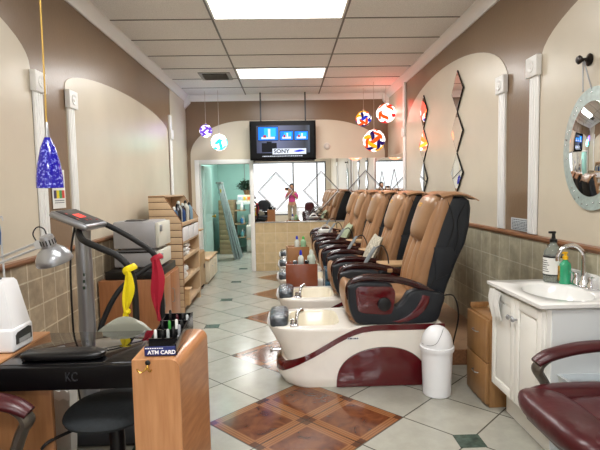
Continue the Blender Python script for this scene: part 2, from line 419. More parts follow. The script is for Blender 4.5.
# front wall with shop window (seen in the mirror)
m = MB()
m.box(XL-.1, XL+.25, YF-.1, YF, 0, H+.05); m.box(XR-.2, XR+.1, YF-.1, YF, 0, H+.05); m.box(XL+.25, XR-.2, YF-.1, YF, 2.5, H+.05); m.box(XL+.25, .28, YF-.1, YF, 0, .35); m.box(1.2, XR-.2, YF-.1, YF, 0, .35)
wf = m.build('wall_front', BEIGE, kind='structure')
ALU = mat('aluminium_frame', (120, 122, 124), rough=.35, metal=.6)
m = MB()
for x in (XL+.27, .26, 1.22, XR-.22): m.box(x-.03, x+.03, YF-.07, YF-.01, 0 if x in (.26, 1.22) else .35, 2.5)
m.box(XL+.25, XR-.2, YF-.07, YF-.01, 2.44, 2.5); m.box(XL+.25, .26, YF-.07, YF-.01, .35, .41); m.box(1.2, XR-.2, YF-.07, YF-.01, .35, .41)
m.box(.3, 1.19, YF-.07, YF-.01, 0, .12)
w1 = m.build('window_1', ALU, kind='structure')
g = bpy.data.materials.new('window_glass'); g.use_nodes = True; N = g.node_tree.nodes; L = g.node_tree.links
N.remove(N['Principled BSDF']); tr = N.new('ShaderNodeBsdfTransparent'); gl = N.new('ShaderNodeBsdfGlossy'); gl.inputs['Roughness'].default_value = .02; mx = N.new('ShaderNodeMixShader'); mx.inputs[0].default_value = .07
L.new(tr.outputs[0], mx.inputs[1]); L.new(gl.outputs[0], mx.inputs[2]); L.new(mx.outputs[0], N['Material Output'].inputs[0])
m = MB(); m.box(XL+.28, XR-.23, YF-.045, YF-.04, .05, 2.45); m.build('pane', g, w1)
m = MB(); m.cyl((.36, YF+.03, .95), (.36, YF+.03, 1.45), .014); m.cyl((.36, YF-.02, 1.0), (.36, YF+.03, 1.0), .01); m.cyl((.36, YF-.02, 1.4), (.36, YF+.03, 1.4), .01)
m.build('door_handle', BLACKP, w1)
m = MB(); m.box(-9, 9, -14, YF-.1, -.12, -.02); o = m.build('sidewalk', mat('sunlit_concrete', (214, 210, 202), rough=.8, var=.06), kind='structure')

# rear room
m = MB(); m.box(-1.82, -1.72, YB+.12, 12.1, 0, 2.6); m.box(.3, .4, YB+.12, 12.1, 0, 2.6); m.box(-1.82, .4, 12.1, 12.2, 0, 2.6); w = m.build('wall_rear_room', TEAL, kind='structure')
m = MB(); m.box(-.95, .3, 12.08, 12.1, 0, 1.32); m.build('grey_panel', GREYWALL, w, kind='structure')
m = MB(); m.box(-1.82, .4, YB+.12, 12.2, 2.6, 2.66); m.build('ceiling_rear_room', mat('rear_ceiling', (190, 205, 200), rough=.9), kind='structure')
for x in (-1.05, -.86):
    m = MB(); m.box(x-.008, x+.008, 12.07, 12.1, 1.32, 2.6); m.build('batten', GREYWALL, w, kind='structure')
# door leaf swung into rear room
TEALD = mat('pale_teal_door_paint', (172, 202, 194), rough=.35, var=.03)
m = MB(); m.box(-1.5, -1.46, YB+.13, YB+1.0, .01, 1.87, .003)
for z0, z1 in ((.15, .85), (1.0, 1.75)): m.box(-1.462, -1.455, YB+.25, YB+.88, z0, z1, .006)
dr = m.build('door_1', TEALD, kind='structure')
m = MB(); m.cyl((-1.46, YB+.93, .93), (-1.42, YB+.93, .93), .012); m.ell((-1.41, YB+.93, .93), .022, .028, .028); m.build('door_knob', mat('brass', (190, 150, 70), rough=.2, metal=1), dr)

# ------------------------------------------------------------------ pedicure chairs
OX, OY = .4, 3.7
YN, YFR = 3.39, 3.99; YM = (YN+YFR)/2
def outline(xl, xr=1.12, xc=.16, inset=0.):
    """plan outline by angle from (xc, YM); left end elliptic, right end square"""
    hd = (YFR-YN)/2-inset; pts = []
    ang = [i*2*PI/72 for i in range(72)]; ca = math.atan2(hd, xr-xc); ang += [ca, 2*PI-ca]; ang.sort()
    for a in ang:
        c, s_ = math.cos(a), math.sin(a)
        if c >= 0:
            t = min((xr-xc)/c if c > 1e-6 else 1e9, hd/abs(s_) if abs(s_) > 1e-6 else 1e9); pts.append((xc+c*t, YM+s_*t))
        else:
            rx = xc-xl; e = 2.6
            t = 1/((abs(c)/rx)**e+(abs(s_)/hd)**e)**(1/e); pts.append((xc+c*t, YM+s_*t))
    return pts, ang
CH_LABEL = ['tan and black pedicure massage chair nearest the camera, beside the white bin',
            'second tan pedicure massage chair from the front, patterned cushion on its seat',
            'third tan pedicure massage chair from the front, midway down the row',
            'fourth tan pedicure massage chair from the front, pale green pillow on its seat',
            'last tan pedicure massage chair in the row, against the back wall']
def make_chair():
    t = thing('pedicure_chair', (OX, OY, 0), CH_LABEL[0], 'pedicure chair', 'pedicure chairs along the right wall')
    prof = [(0, -.03, .01), (.02, -.075, 0), (.07, -.105, 0), (.13, -.105, 0), (.155, -.09, 0), (.178, -.048, 0), (.26, -.085, 0), (.35, -.135, 0), (.41, -.17, 0), (.43, -.178, 0), (.438, -.17, .006)]
    rings = [[(p[0], p[1], z) for p in outline(xl, inset=i)[0]] for z, xl, i in prof]
    _, ang = outline(0)
    # inner basin loops, same angles
    def inner(xl, xr, hd, z, e=4.5):
        cx = (xl+xr)/2; rx = (xr-xl)/2; out = []
        for a in ang:
            # direction from (.16,YM) ; solve by superellipse about its centre using same angle
            c, s_ = math.cos(a), math.sin(a); k = 1/((abs(c)/rx)**e+(abs(s_)/hd)**e)**(1/e); out.append((cx+c*k, YM+.0+s_*k, z))
        return out
    shell = rings + [inner(-.005, .375, .225, .44)]
    m = MB(); m.loft(shell, cap=False)
    m.prism([(.43, .436), (.62, .455), (1.10, .455), (1.10, .43), (.43, .43)], 'y', YN+.012, YFR-.012, .004)
    m.build('tub_base', CREAM, t, ang=50)
    m = MB(); m.loft([inner(-.005, .375, .225, .44), inner(.005, .365, .215, .425), inner(.03, .34, .19, .22), inner(.06, .31, .15, .18)], cap=False)
    m.prism([(.05+.27*(.5+.5*math.cos(a)), YM+.17*math.sin(a)) for a in [2*PI*i/32 for i in range(32)]], 'z', .178, .184); m.build('basin', BASIN, t)
    # maroon ribbon wrapping the side
    path = []   # (x, y) along near side then round the nose, with normals
    def zc(x):  # centre height of stripe along x
        P = [(-.11, .13), (-.03, .14), (.04, .18), (.13, .228), (.23, .283), (.35, .352), (.45, .4), (.52, .422), (.62, .434), (1.12, .434)]
        for (a, za), (b, zb) in zip(P[:-1], P[1:]):
            if x <= b: u = max(0, (x-a)/(b-a)); return za+(zb-za)*u
        return P[-1][1]
    def hw(x): return .021+.017*max(0, min(1, (.12-x)/.2))
    def leftx(z):
        zs = [(p[0], p[1]) for p in prof]
        for (a, xa), (b, xb) in zip(zs[:-1], zs[1:]):
            if z <= b: return xa+(xb-xa)*(z-a)/(b-a)
        return zs[-1][1]
    cols = []
    for i in range(33): cols.append(('s', 1.12-(1.12-.16)*i/32))
    for i in range(1, 25): cols.append(('a', PI*1.5-PI*i/24))   # from near side (-y) round the nose to the far side
    for i in range(1, 6): cols.append(('f', .16+.96*i/5))
    sm = MB(); tb = []
    for kind, v in cols:
        col = []
        for j in range(5):
            f = -1+2*j/4
            if kind == 's': x = v; z = zc(x)+f*hw(x); col.append((x, YN-.004, z))
            elif kind == 'f': x = v; z = zc(x)+f*hw(x); col.append((x, YFR+.004, z))
            else:
                c, s_ = math.cos(v), math.sin(v); xx = .16+c*.27; z = zc(xx)+f*hw(xx)
                rx = .16-leftx(z)+.005; hd = (YFR-YN)/2+.004; e = 2.6
                k = 1/((abs(c)/rx)**e+(abs(s_)/hd)**e)**(1/e); col.append((.16+c*k, YM+s_*k, z))
        tb.append(col)
    sm.grid(lambda a, b: tb[round(a*(len(tb)-1))][round(b*4)], len(tb)-1, 4, thick=.003); sm.build('maroon_stripe', MAROON, t)
    # arch panel on the near side
    ap = [(.335+.3*1.0-.31*math.cos(PI*i/40), .005+.288*math.sin(PI*i/40)**.75) for i in range(41)]
    ap = [(x+.05 if x > .62 else x+.05*((x-.3)/.32 if x > .3 else 0), z) for x, z in ap]
    m = MB(); m.prism(ap, 'y', YN-.014, YN+.01, .007); m.build('arch_panel', MAROON, t)
    m = MB(); m.box(.41, .495, YN-.004, YN, .352, .37, .001); nm = m.build('name_plate', PAPER, t)
    m = MB()
    for k, (a, b) in enumerate(((.395, .403), (.407, .425), (.43, .436), (.441, .455), (.459, .47))): m.box(a+.02, b+.02, YN-.0052, YN-.0042, .356, .366)
    m.build('plate_print', mat('print_dark', (60, 55, 70), rough=.6), nm)
    # foot pillow, wrapped in plastic
    m = MB(); m.ell((-.08, YM-.02, .462), .075, .2, .047, e=.5); m.build('footrest', WRAP, t)
    m = MB(); m.ell((-.142, YM-.03, .45), .028, .14, .04, e=.8); m.build('footrest_end', PLWHITE, t)
    # tap
    m = MB(); m.box(.0, .065, YN+.045, YN+.12, .436, .456, .006); m.cyl((.02, YN+.08, .45), (.02, YN+.08, .49), .014); m.cyl((.05, YN+.08, .45), (.05, YN+.08, .49), .012)
    fa = m.build('faucet', CHROME, t)
    m = MB(); m.tube([(.05, YN+.08, .48), (.06, YN+.1, .53), (.09, YN+.14, .54)], [.012, .015, .02], n=12); m.build('spray_head', CHROME, fa)
    m = MB(); m.cyl((-.135, YM-.12, .235), (-.075, YM-.12, .235), .014); m.ell((-.145, YM-.12, .235), .014, .026, .026); m.build('drain_knob', CHROME, t)
    # seat
    m = MB()
    m.box(.52, 1.08, YN+.06, YFR-.06, .45, .475, .004); m.build('seat_plate', BLACKP, t)
    sp = [(.41, .60), (.415, .685), (.445, .72), (.5, .70), (.7, .66), (.95, .64), (.98, .48), (.48, .475), (.46, .485), (.42, .53)]
    m = MB(); m.prism([(p.x, p.y) for p in [Vector((q[0], q[1], 0)) for q in catmull([(a, b, 0) for a, b in sp], 4)]], 'y', YN+.085, YFR-.085, .03, 4)
    m.build('seat', TANL, t)
    side = catmull([(.42, .74, 0), (.425, .62, 0), (.45, .52, 0), (.49, .465, 0), (.56, .455, 0), (.8, .452, 0), (1.0, .455, 0), (1.07, .48, 0), (1.1, .56, 0), (1.12, .66, 0), (1.02, .69, 0), (.93, .70, 0), (.86, .68, 0), (.82, .62, 0), (.77, .585, 0), (.74, .62, 0), (.74, .74, 0), (.6, .765, 0), (.48, .765, 0)], 4)
    for ya, yb, nearside in ((YN+.0, YN+.1, True), (YFR-.1, YFR, False)):
        m = MB(); m.prism([(p.x, p.y) for p in side[:-1]], 'y', ya, yb, .018, 3); sd = m.build('side_panel', BLACKL, t)
        yo = ya-.004 if nearside else yb-.008
        rp = catmull([(.475, .71, 0), (.505, .737, 0), (.6, .735, 0), (.72, .73, 0), (.757, .70, 0), (.757, .63, 0), (.74, .55, 0), (.71, .53, 0), (.6, .535, 0), (.51, .55, 0), (.485, .59, 0), (.475, .71, 0)], 4)
        m = MB(); m.prism([(p.x, p.y) for p in rp[:-1]], 'y', yo, yo+.012, .004); m.build('wood_inlay', MAROON, sd)
        yc = yo-.004 if nearside else yo+.016
        m = MB(); m.lathe([(.001, -.01), (.036, -.01), (.048, -.006), (.05, .0), (.05, .008)], (0, 0, 0), n=28)
        m.bm.transform(Matrix.Translation((.68, yc, .605)) @ Matrix.Rotation((-PI/2) if nearside else PI/2, 4, 'X'))
        m.build('round_dial', BLACKP, sd)
        cr = [(.73, .475), (.80, .49), (.86, .52), (.91, .57), (.945, .63), (.955, .665), (1.01, .655), (1.0, .60), (.97, .55), (.92, .505), (.85, .475), (.79, .466)]
        m = MB(); m.prism(cr, 'y', yo, yo+.012, .004); m.build('wood_inlay', MAROON, sd)
        ac = YN+.035 if nearside else YFR-.035
        m = MB(); m.tube([(.435, ac, .64), (.428, ac, .71), (.45, ac, .757), (.50, ac, .782), (.58, ac, .793), (.72, ac, .785), (.84, ac, .76), (.95, ac, .72), (1.05, ac, .672)], [.013, .017, .019, .019, .019, .019, .018, .017, .01], n=14, k=6, flat=(.75, 1.45)); m.build('armrest', MAHOG, t)
    # backrest
    m = MB()
    shell = [(1.0, .52), (1.10, .52), (1.13, .6), (1.167, .72), (1.238, .90), (1.295, 1.02), (1.325, 1.15), (1.335, 1.28), (1.325, 1.335), (1.28, 1.365), (1.19, 1.365), (1.155, 1.31), (1.10, 1.19), (1.03, .985), (.97, .77)]
    m.prism(shell, 'y', YN+.07, YFR-.07, .028, 4); m.build('backrest_shell', BLACKL, t)
    m = MB()
    seam = [(1.23, .96), (1.12, .955), (1.075, 1.0)]
    m.prism([(1.075, .76), (1.17, .80), (1.225, .94), (1.19, 1.0), (1.06, 1.0)], 'y', YN+.060, YN+.072, .006); m.build('side_pocket', BLACKL, t)
    m = MB(); m.tube([(1.155, YN+.068, 1.345), (1.2, YN+.066, 1.2), (1.19, YN+.066, 1.1), (1.1, YN+.066, .86), (1.03, YN+.066, .7)], .0035, n=6); m.tube([(1.29, YN+.068, 1.31), (1.235, YN+.066, 1.2), (1.235, YN+.066, 1.05), (1.17, YN+.068, .85)], .003, n=6); m.build('piping', BLACKP, t)
    cush = [(.93, .62), (1.0, .60), (1.04, .82), (1.08, .985), (1.14, 1.17), (1.19, 1.31), (1.215, 1.375), (1.15, 1.385), (1.115, 1.33), (1.07, 1.2), (1.02, 1.05), (.965, .87), (.915, .72)]
    m = MB(); m.prism(cush, 'y', YN+.065, YFR-.08, .03, 4)
    # two soft channels down the middle with stitched rolls
    for yc in (YM-.062, YM+.062):
        m.tube([(.925, yc, .66), (.95, yc, .8), (.99, yc, .93), (1.03, yc, 1.06)], [.06, .068, .065, .05], n=14, flat=(.62, 1.0), up=(1, 0, -.25))
    for yc in (YN+.115, YFR-.125):
        m.tube([(.93, yc, .66), (.965, yc, .85), (1.025, yc, 1.04), (1.085, yc, 1.22), (1.125, yc, 1.33)], [.036, .044, .046, .044, .03], n=12, flat=(.8, 1.0), up=(1, 0, -.25))
    m.build('back_cushion', TANL, t)
    m = MB(); m.M = Matrix.Translation((1.068, YM-.015, 1.2)) @ Matrix.Rotation(math.radians(20), 4, 'Y')
    rings = []
    for i in range(21):
        u = -1+2*i/20; w = .205*(1-abs(u)**5)**.4*(1-.3*(1-(u+1)/2)) + .001; th = .08*(1-abs(u)**4)**.5+.001
        rings.append([(th*math.copysign(abs(math.cos(a))**.8, math.cos(a)), w*math.copysign(abs(math.sin(a))**.8, math.sin(a)), u*.19) for a in [2*PI*j/24 for j in range(24)]])
    m.loft(rings); hp = m.build('headrest_pillow', TAND, t)
    m = MB(); m.M = Matrix.Translation((1.068, YM-.015, 1.2)) @ Matrix.Rotation(math.radians(20), 4, 'Y')
    m.box(-.0815, -.078, -.035, .035, .085, .098); m.box(-.082, -.0785, -.025, .03, .068, .078); m.build('stitched_mark', mat('gold_thread', (220, 170, 70), rough=.5), hp)
    # tan cover draped over the top
    m = MB()
    def drape(u, v):
        x = 1.11+.27*u; y = YN+.04+(YFR-YN-.08)*v
        z = 1.385+.006*math.sin(9*v+2*u)-.035*u**2.5+.02*math.sin(PI*u)
        return (x, y, z-.02*(abs(2*v-1)**6))
    m.grid(drape, 10, 16, thick=.008); m.build('draped_cover', TANL, t)
    # remote handset on far arm, tray on far side
    m = MB(); m.tube([(.63, YFR-.02, .80), (.68, YFR+.0, .87), (.73, YFR+.02, .94)], [.02, .025, .022], n=10, k=3, flat=(.5, 1.1)); rm = m.build('remote_handset', mat('remote_grey', (110, 116, 120), rough=.4), t)
    m = MB(); m.tube([(.73, YFR+.02, .93), (.79, YFR+.02, .95), (.83, YFR+.01, .88), (.84, YFR, .80)], .006, n=6); m.build('cord', BLACKP, rm)
    m = MB(); m.box(.78, 1.02, YFR+.02, YFR+.25, .765, .79, .006); m.box(.82, .86, YFR-.06, YFR+.2, .735, .766, .003); m.build('side_tray', mat('tan_tray', (178, 146, 108), rough=.4), t)
    m = MB(); m.tube([(1.14, YN+.15, .62), (1.2, YN+.05, .64), (1.23, YN+.03, .5), (1.2, YN+.05, .3), (1.16, YN+.1, .06)], .006, n=8); m.build('power_cord', BLACKP, t)
    return t
chair0 = make_chair()
PITCH = .91
shift = [0, .05, .035, .03, .03]; slide = [0, -.075, -.085, -.10, -.09]   # each seat slides fore and aft on its tub
TUB = ('tub_base', 'basin', 'maroon_stripe', 'arch_panel', 'name_plate', 'footrest', 'footrest_end', 'faucet', 'drain_knob', 'power_cord')
for k in range(1, 5):
    c = copy_tree(chair0, delta=(shift[k], PITCH*k, 0), label=CH_LABEL[k])
    for ch in children(c):
        if ch.name.split('.')[0] not in TUB: ch.location.x += slide[k]

# cushions resting on the chairs
def pillow(name, c, sx, sz, th, tilt, rot, m_, label):
    m = MB(); rings = []
    m.M = Matrix.Translation(c) @ Matrix.Rotation(rot, 4, 'Z') @ Matrix.Rotation(tilt, 4, 'Y')
    def f(sgn):
        return lambda u, v: (sgn*th*((1-(2*u-1)**2)*(1-(2*v-1)**2))**.45, (2*u-1)*sx*(1-.08*(1-(2*v-1)**2)), (2*v-1)*sz*(1-.08*(1-(2*u-1)**2)))
    m.grid(f(1), 14, 14); m.grid(f(-1), 14, 14)
    bmesh.ops.remove_doubles(m.bm, verts=m.bm.verts, dist=.001); bmesh.ops.recalc_face_normals(m.bm, faces=m.bm.faces)
    o = m.build(name, m_, origin=c); return tag(o, label, 'cushion')
pat = mat('patterned_cushion_fabric', (206, 198, 178), rough=.9, col2=(120, 116, 104), vscale=45)
pillow('cushion', (.80, 4.58, .83), .19, .17, .05, .45, 0, pat, 'cream cushion with a small dark pattern leaning on the second pedicure chair')
pillow('cushion', (.78, 6.42, .83), .19, .15, .05, .5, 0, mat('sage_cushion', (158, 168, 140), rough=.8), 'pale green pillow leaning on the fourth pedicure chair')

# trolleys between tubs
def trolley(loc, w, d, h, rotz, m_, label):
    t = thing('pedicure_trolley', loc, label, 'trolley', 'wooden trolleys between the pedicure chairs')
    x, y, _ = loc
    def tr(mb): mb.M = Matrix.Translation((x, y, 0)) @ Matrix.Rotation(rotz, 4, 'Z'); return mb
    m = tr(MB()); m.box(-w/2, w/2, -d/2, -d/2+.015, .07, h, .004); m.box(-w/2, -w/2+.015, -d/2+.015, d/2, .07, h, .003); m.box(-w/2, w/2, d/2, d/2+.015, .07, h, .003)
    m.box(-w/2+.015, w/2, -d/2+.015, d/2, .075, .09); m.build('body', m_, t)
    m = tr(MB()); m.box(-w/2+.015, w/2-.01, -d/2+.015, d/2, h-.045, h-.03, .003); m.build('top_tray', BLACKP, t)
    for z in (.25, .42):
        m = tr(MB()); m.box(-w/2+.016, w/2, -d/2+.016, d/2-.001, z, z+.012); m.build('shelf', m_, t)
    for sx in (-1, 1):
        for sy in (-1, 1):
            m = tr(MB()); m.cyl((sx*(w/2-.03)-.008, sy*(d/2-.03), .03), (sx*(w/2-.03)+.008, sy*(d/2-.03), .03), .03); m.cyl((sx*(w/2-.03), sy*(d/2-.03), .05), (sx*(w/2-.03), sy*(d/2-.03), .08), .008); m.build('caster', BLACKP, t)
    return t
trolley((.135, 5.05, 0), .33, .22, .66, 0, mat('red_brown_laminate', (128, 66, 40), rough=.25, var=.1, vscale=4, coat=.3), 'red-brown glossy wooden trolley between the second and third pedicure tubs')
trolley((.115, 5.97, 0), .27, .2, .725, .08, mat('tan_brown_laminate', (150, 104, 62), rough=.35, var=.1, vscale=4), 'tan wooden trolley between the third and fourth pedicure tubs')

def bottle(loc, r, h, bodym, capm, label, group=None, cap_h=.03, cap_r=None, name='bottle', cat='bottle', neck=.4):
    t = thing(name, loc, label, cat, group)
    x, y, z = loc; hb = h-cap_h
    m = MB(); m.lathe([(r*.92, 0), (r, .004), (r, hb*.72), (r*.9, hb*.8), (r*neck*1.1, hb*.95), (r*neck, hb)], (x, y, z), n=18); m.build('body', bodym, t)
    m = MB(); cr = cap_r or r*neck*1.15; m.lathe([(cr, -.004), (cr, cap_h*.5), (cr*.5, cap_h)], (x, y, z+hb), n=14); m.build('cap', capm, t)
    return t
MILK = mat('milky_plastic', (214, 220, 214), rough=.3); BLUEC = mat('blue_cap', (30, 50, 190), rough=.3); GREYB = mat('soft_grey_plastic', (190, 200, 186), rough=.3)
bottle((.13, 5.01, .631), .03, .17, MILK, BLUEC, 'white squeeze bottle with blue cap on the red-brown trolley', cap_h=.05)
bottle((.24, 5.03, .631), .043, .17, GREYB, MILK, 'large translucent bottle on the red-brown trolley', cap_h=.04)
for i, x in enumerate((.07, .19)):
    m = MB(); m.lathe([(.02, 0), (.02, .04), (.024, .04), (.024, .06), (.001, .062)], (x, 4.99, .631), n=14); o = m.build('polish_jar', mat('jar_dark', (30, 34, 38), rough=.2) if i else mat('jar_grey', (90, 96, 100), rough=.2), origin=(x, 4.99, .631)); tag(o, ['small grey jar left of the blue-capped bottle', 'small black jar between the bottles on the red-brown trolley'][i], 'jar')
bottle((.11, 5.96, .696), .03, .16, MILK, BLUEC, 'white squeeze bottle with blue cap on the tan trolley', cap_h=.04)
bottle((.19, 5.98, .696), .036, .15, mat('pale_green_plastic', (150, 190, 150), rough=.3), mat('green_cap', (80, 180, 90), rough=.4), 'pale green bottle with green cap on the tan trolley', cap_h=.03)
# blue trays / tool caddy with chrome frame right of trolley
t = thing('tool_cart', (.43, 5.02, 0), 'narrow metal cart with blue drawers right of the red-brown trolley', 'cart')
m = MB()
for x in (.37, .47):
    for y in (4.94, 5.08): m.cyl((x, y, 0), (x, y, .62), .006)
for z in (.08, .3, .6): m.cyl((.37, 4.94, z), (.47, 4.94, z), .005); m.cyl((.37, 5.08, z), (.47, 5.08, z), .005); m.cyl((.37, 4.94, z), (.37, 5.08, z), .005); m.cyl((.47, 4.94, z), (.47, 5.08, z), .005)
m.build('frame', CHROME, t)
for z in (.12, .25, .38, .5):
    m = MB(); m.box(.38, .46, 4.945, 5.265, z, z+.09, .006); m.build('drawer', mat('blue_plastic', (52, 96, 120), rough=.3), t)
# tissue on last chair tray
m = MB(); m.box(.44, .64, 6.83, 6.93, .79, .85, .01); m.grid(lambda u, v: (.47+.14*u+.01*math.sin(9*v), 6.86+.04*v, .855+.07*math.sin(PI*u)**.5*(1-.5*v)), 8, 4, thick=.002)
o = m.build('tissue_box', PAPER, origin=(.54, 6.875, .79)); tag(o, 'white box of tissues between the last two pedicure chairs', 'tissue box')
for k_, (x_, y_) in enumerate(((.66, 7.22), (.78, 7.28))): pass
m = MB(); m.box(.42, .66, 6.77, 6.98, .765, .789, .005); m.cyl((.54, 6.875, 0), (.54, 6.875, .766), .02); m.lathe([(.09, 0), (.09, .015), (.03, .03), (.001, .031)], (.54, 6.875, 0)); o = m.build('side_table', mat('dark_table', (52, 34, 30), rough=.3), origin=(.54, 6.875, 0)); tag(o, 'small dark side table holding the tissue box between pedicure chairs', 'side table')

# ------------------------------------------------------------------ white bin
t = thing('trash_can', (1.015, 3.24, 0), 'white plastic swing-lid trash can beside the nearest pedicure chair', 'trash can')
m = MB(); m.lathe([(.088, 0), (.095, .006), (.106, .312), (.115, .315), (.117, .343), (.106, .347)], (1.015, 3.24, 0), n=36); m.build('body', PLWHITE, t)
m = MB(); m.lathe([(.107, .0), (.107, .012), (.104, .04), (.095, .072), (.078, .1), (.054, .124), (.027, .136), (.001, .139)], (1.015, 3.24, .346), n=36); ld = m.build('lid', PLWHITE, t)
m = MB()
m.tube([(1.015-.108, 3.225, .365), (1.015-.075, 3.162, .368), (1.015-.035, 3.138, .39), (1.015+.0, 3.152, .44), (1.015+.03, 3.195, .474)], .0016, n=6); m.build('swing_flap_seam', mat('seam_grey', (110, 112, 116), rough=.6), ld)
# ------------------------------------------------------------------ drawer chest
t = thing('drawer_chest', (1.5, 3.16, 0), 'small wooden drawer chest between the white vanity and the pedicure chair', 'drawer chest')
CHW = wood('chest_wood', (160, 120, 76), (142, 102, 62), axis='Z')
m = MB(); m.box(1.285, 1.76, 3.0, 3.34, 0, .585, .003); m.box(1.283, 1.76, 3.325, 3.345, .585, .62, .003); m.build('carcass', CHW, t)
for z0, z1 in ((.02, .29), (.30, .575)):
    m = MB(); m.box(1.262, 1.284, 3.005, 3.335, z0, z1, .003); d = m.build('drawer', CHW, t)
    m = MB(); m.tube([(1.262, 3.13, (z0+z1)/2+.03), (1.245, 3.14, (z0+z1)/2+.03), (1.245, 3.2, (z0+z1)/2+.03), (1.262, 3.21, (z0+z1)/2+.03)], .004, n=6, k=2); m.build('handle', STEEL, d)
m = MB()
for k in range(7): m.box(1.42, 1.6, 3.07, 3.22, .627+k*.024, .627+k*.024+.021, .008)
o = m.build('folded_towels', mat('white_terry', (226, 226, 222), rough=.95, bump=.6, bscale=200), origin=(1.5, 3.15, .64)); tag(o, 'stack of folded white towels on the wooden drawer chest', 'towels')
m = MB(); m.lathe([(.07, .0), (.09, .012), (.13, .035), (.128, .037), (.08, .016), (.001, .012)], (1.47, 3.15, .586), n=28); o = m.build('shallow_bowl', mat('pale_wood_bowl', (206, 180, 146), rough=.5), origin=(1.47, 3.15, .586)); tag(o, 'shallow tan bowl under the towels on the drawer chest', 'bowl')

# ------------------------------------------------------------------ vanity
VX, VY0, VY1, VZ = 1.25, 2.34, 2.965, .845
t = thing('vanity_cabinet', (1.5, 2.65, 0), 'white two-door bathroom vanity with cultured marble sink top on the right', 'vanity')
VW = mat('vanity_white', (238, 237, 231), rough=.4)
m = MB(); m.box(VX+.045, VX+.06, VY0+.012, VY1-.012, .19, VZ-.031); m.box(VX+.0601, XR-.015, VY0+.012, VY0+.026, .19, VZ-.031); m.box(VX+.0601, XR-.015, VY1-.026, VY1-.012, .19, VZ-.031); m.box(VX+.0601, XR-.015, VY0+.0265, VY1-.0265, .19, .205); m.box(VX+.125, XR-.015, VY0+.012, VY1-.012, 0, .189); m.build('carcass', VW, t)
VWS = mat('vanity_side_panel', (222, 226, 227), rough=.45)
m = MB(); m.box(VX+.07, XR-.015, VY0+.005, VY0+.012, .02, VZ-.035); m.build('side_panel', VWS, t)
for i, (y0, y1) in enumerate(((VY0+.02, 2.645), (2.65, VY1-.02))):
    m = MB(); x = VX+.045
    m.box(x-.012, x, y0, y1, .2, VZ-.045, .002)
    for a in ((y0, y0+.045, .2, VZ-.045), (y1-.045, y1, .2, VZ-.045), (y0+.0455, y1-.0455, .2, .25), (y0+.0455, y1-.0455, VZ-.095, VZ-.045)): m.box(x-.022, x-.0125, *a, .002)
    m.prism([(y0+.06, .265), (y1-.06, .265), (y1-.06, VZ-.11), (y0+.06, VZ-.11)], 'x', x-.017, x-.0125, .002)
    d = m.build('door', VW, t)
    yk = 2.62 if i == 0 else 2.678
    m = MB(); m.cyl((x-.022, yk, .69), (x-.04, yk, .69), .006); m.ell((x-.047, yk, .69), .011, .015, .015); m.build('knob', STEEL, d)
# top with sunken oval bowl
SINK = mat('cultured_marble', (236, 236, 234), rough=.12, coat=.4)
cx, cy, rx, ry = 1.50, 2.63, .165, .225; x0, x1, y0, y1 = VX, XR-.013, VY0-.01, VY1+.01
ang = sorted([i*2*PI/56 for i in range(56)]+[math.atan2(y-cy, x-cx) % (2*PI) for x in (x0, x1) for y in (y0, y1)])
def rect(a, z, i=0):
    c, s_ = math.cos(a), math.sin(a)
    tx = ((x1-i-cx)/c if c > 0 else (x0+i-cx)/c) if abs(c) > 1e-6 else 1e9; ty = ((y1-i-cy)/s_ if s_ > 0 else (y0+i-cy)/s_) if abs(s_) > 1e-6 else 1e9
    k = min(tx, ty); return (cx+c*k, cy+s_*k, z)
def el(a, k, z): return (cx+rx*k*math.cos(a), cy+ry*k*math.sin(a), z)
m = MB(); m.loft([[el(a, 1.2, VZ-.024) for a in ang], [rect(a, VZ-.024, .004) for a in ang], [rect(a, VZ-.02) for a in ang], [rect(a, VZ-.003) for a in ang], [rect(a, VZ, .004) for a in ang], [el(a, 1.06, VZ-.0) for a in ang], [el(a, 1.0, VZ-.006) for a in ang], [el(a, .93, VZ-.04) for a in ang], [el(a, .75, VZ-.09) for a in ang], [el(a, .4, VZ-.12) for a in ang], [el(a, .1, VZ-.125) for a in ang]], cap=False)
m.box(x1-.02, x1, y0, y1, VZ-.002, VZ+.075, .004)
sk = m.build('sink_top', SINK, t)
m = MB(); m.lathe([(.022, 0), (.022, .004), (.001, .005)], (cx, cy, VZ-.125)); m.build('drain', CHROME, sk)
# faucet
fx, fy = 1.695, 2.70
t = thing('sink_faucet', (fx, fy, VZ), 'chrome gooseneck faucet with two lever handles on the vanity sink', 'faucet')
m = MB(); m.box(fx-.028, fx+.028, fy-.09, fy+.09, VZ, VZ+.014, .006); m.lathe([(.026, 0), (.024, .02), (.015, .035), (.012, .06)], (fx, fy, VZ+.01)); m.build('base', CHROME, t)
m = MB(); m.tube([(fx, fy, VZ+.03), (fx, fy, VZ+.16), (fx-.01, fy, VZ+.21), (fx-.055, fy+.005, VZ+.245), (fx-.11, fy+.01, VZ+.235), (fx-.14, fy+.015, VZ+.19), (fx-.142, fy+.015, VZ+.165)], .0115, n=14, k=8); m.cyl((fx-.142, fy+.015, VZ+.172), (fx-.142, fy+.015, VZ+.155), .014); m.build('spout', CHROME, t)
for s in (-1, 1):
    m = MB(); m.lathe([(.022, 0), (.02, .02), (.013, .035), (.016, .05), (.012, .062)], (fx, fy+s*.068, VZ+.01)); m.tube([(fx, fy+s*.068, VZ+.062), (fx-.01, fy+s*.1, VZ+.075), (fx-.015, fy+s*.125, VZ+.07)], [.008, .007, .009], n=8); m.build('lever_handle', CHROME, t)
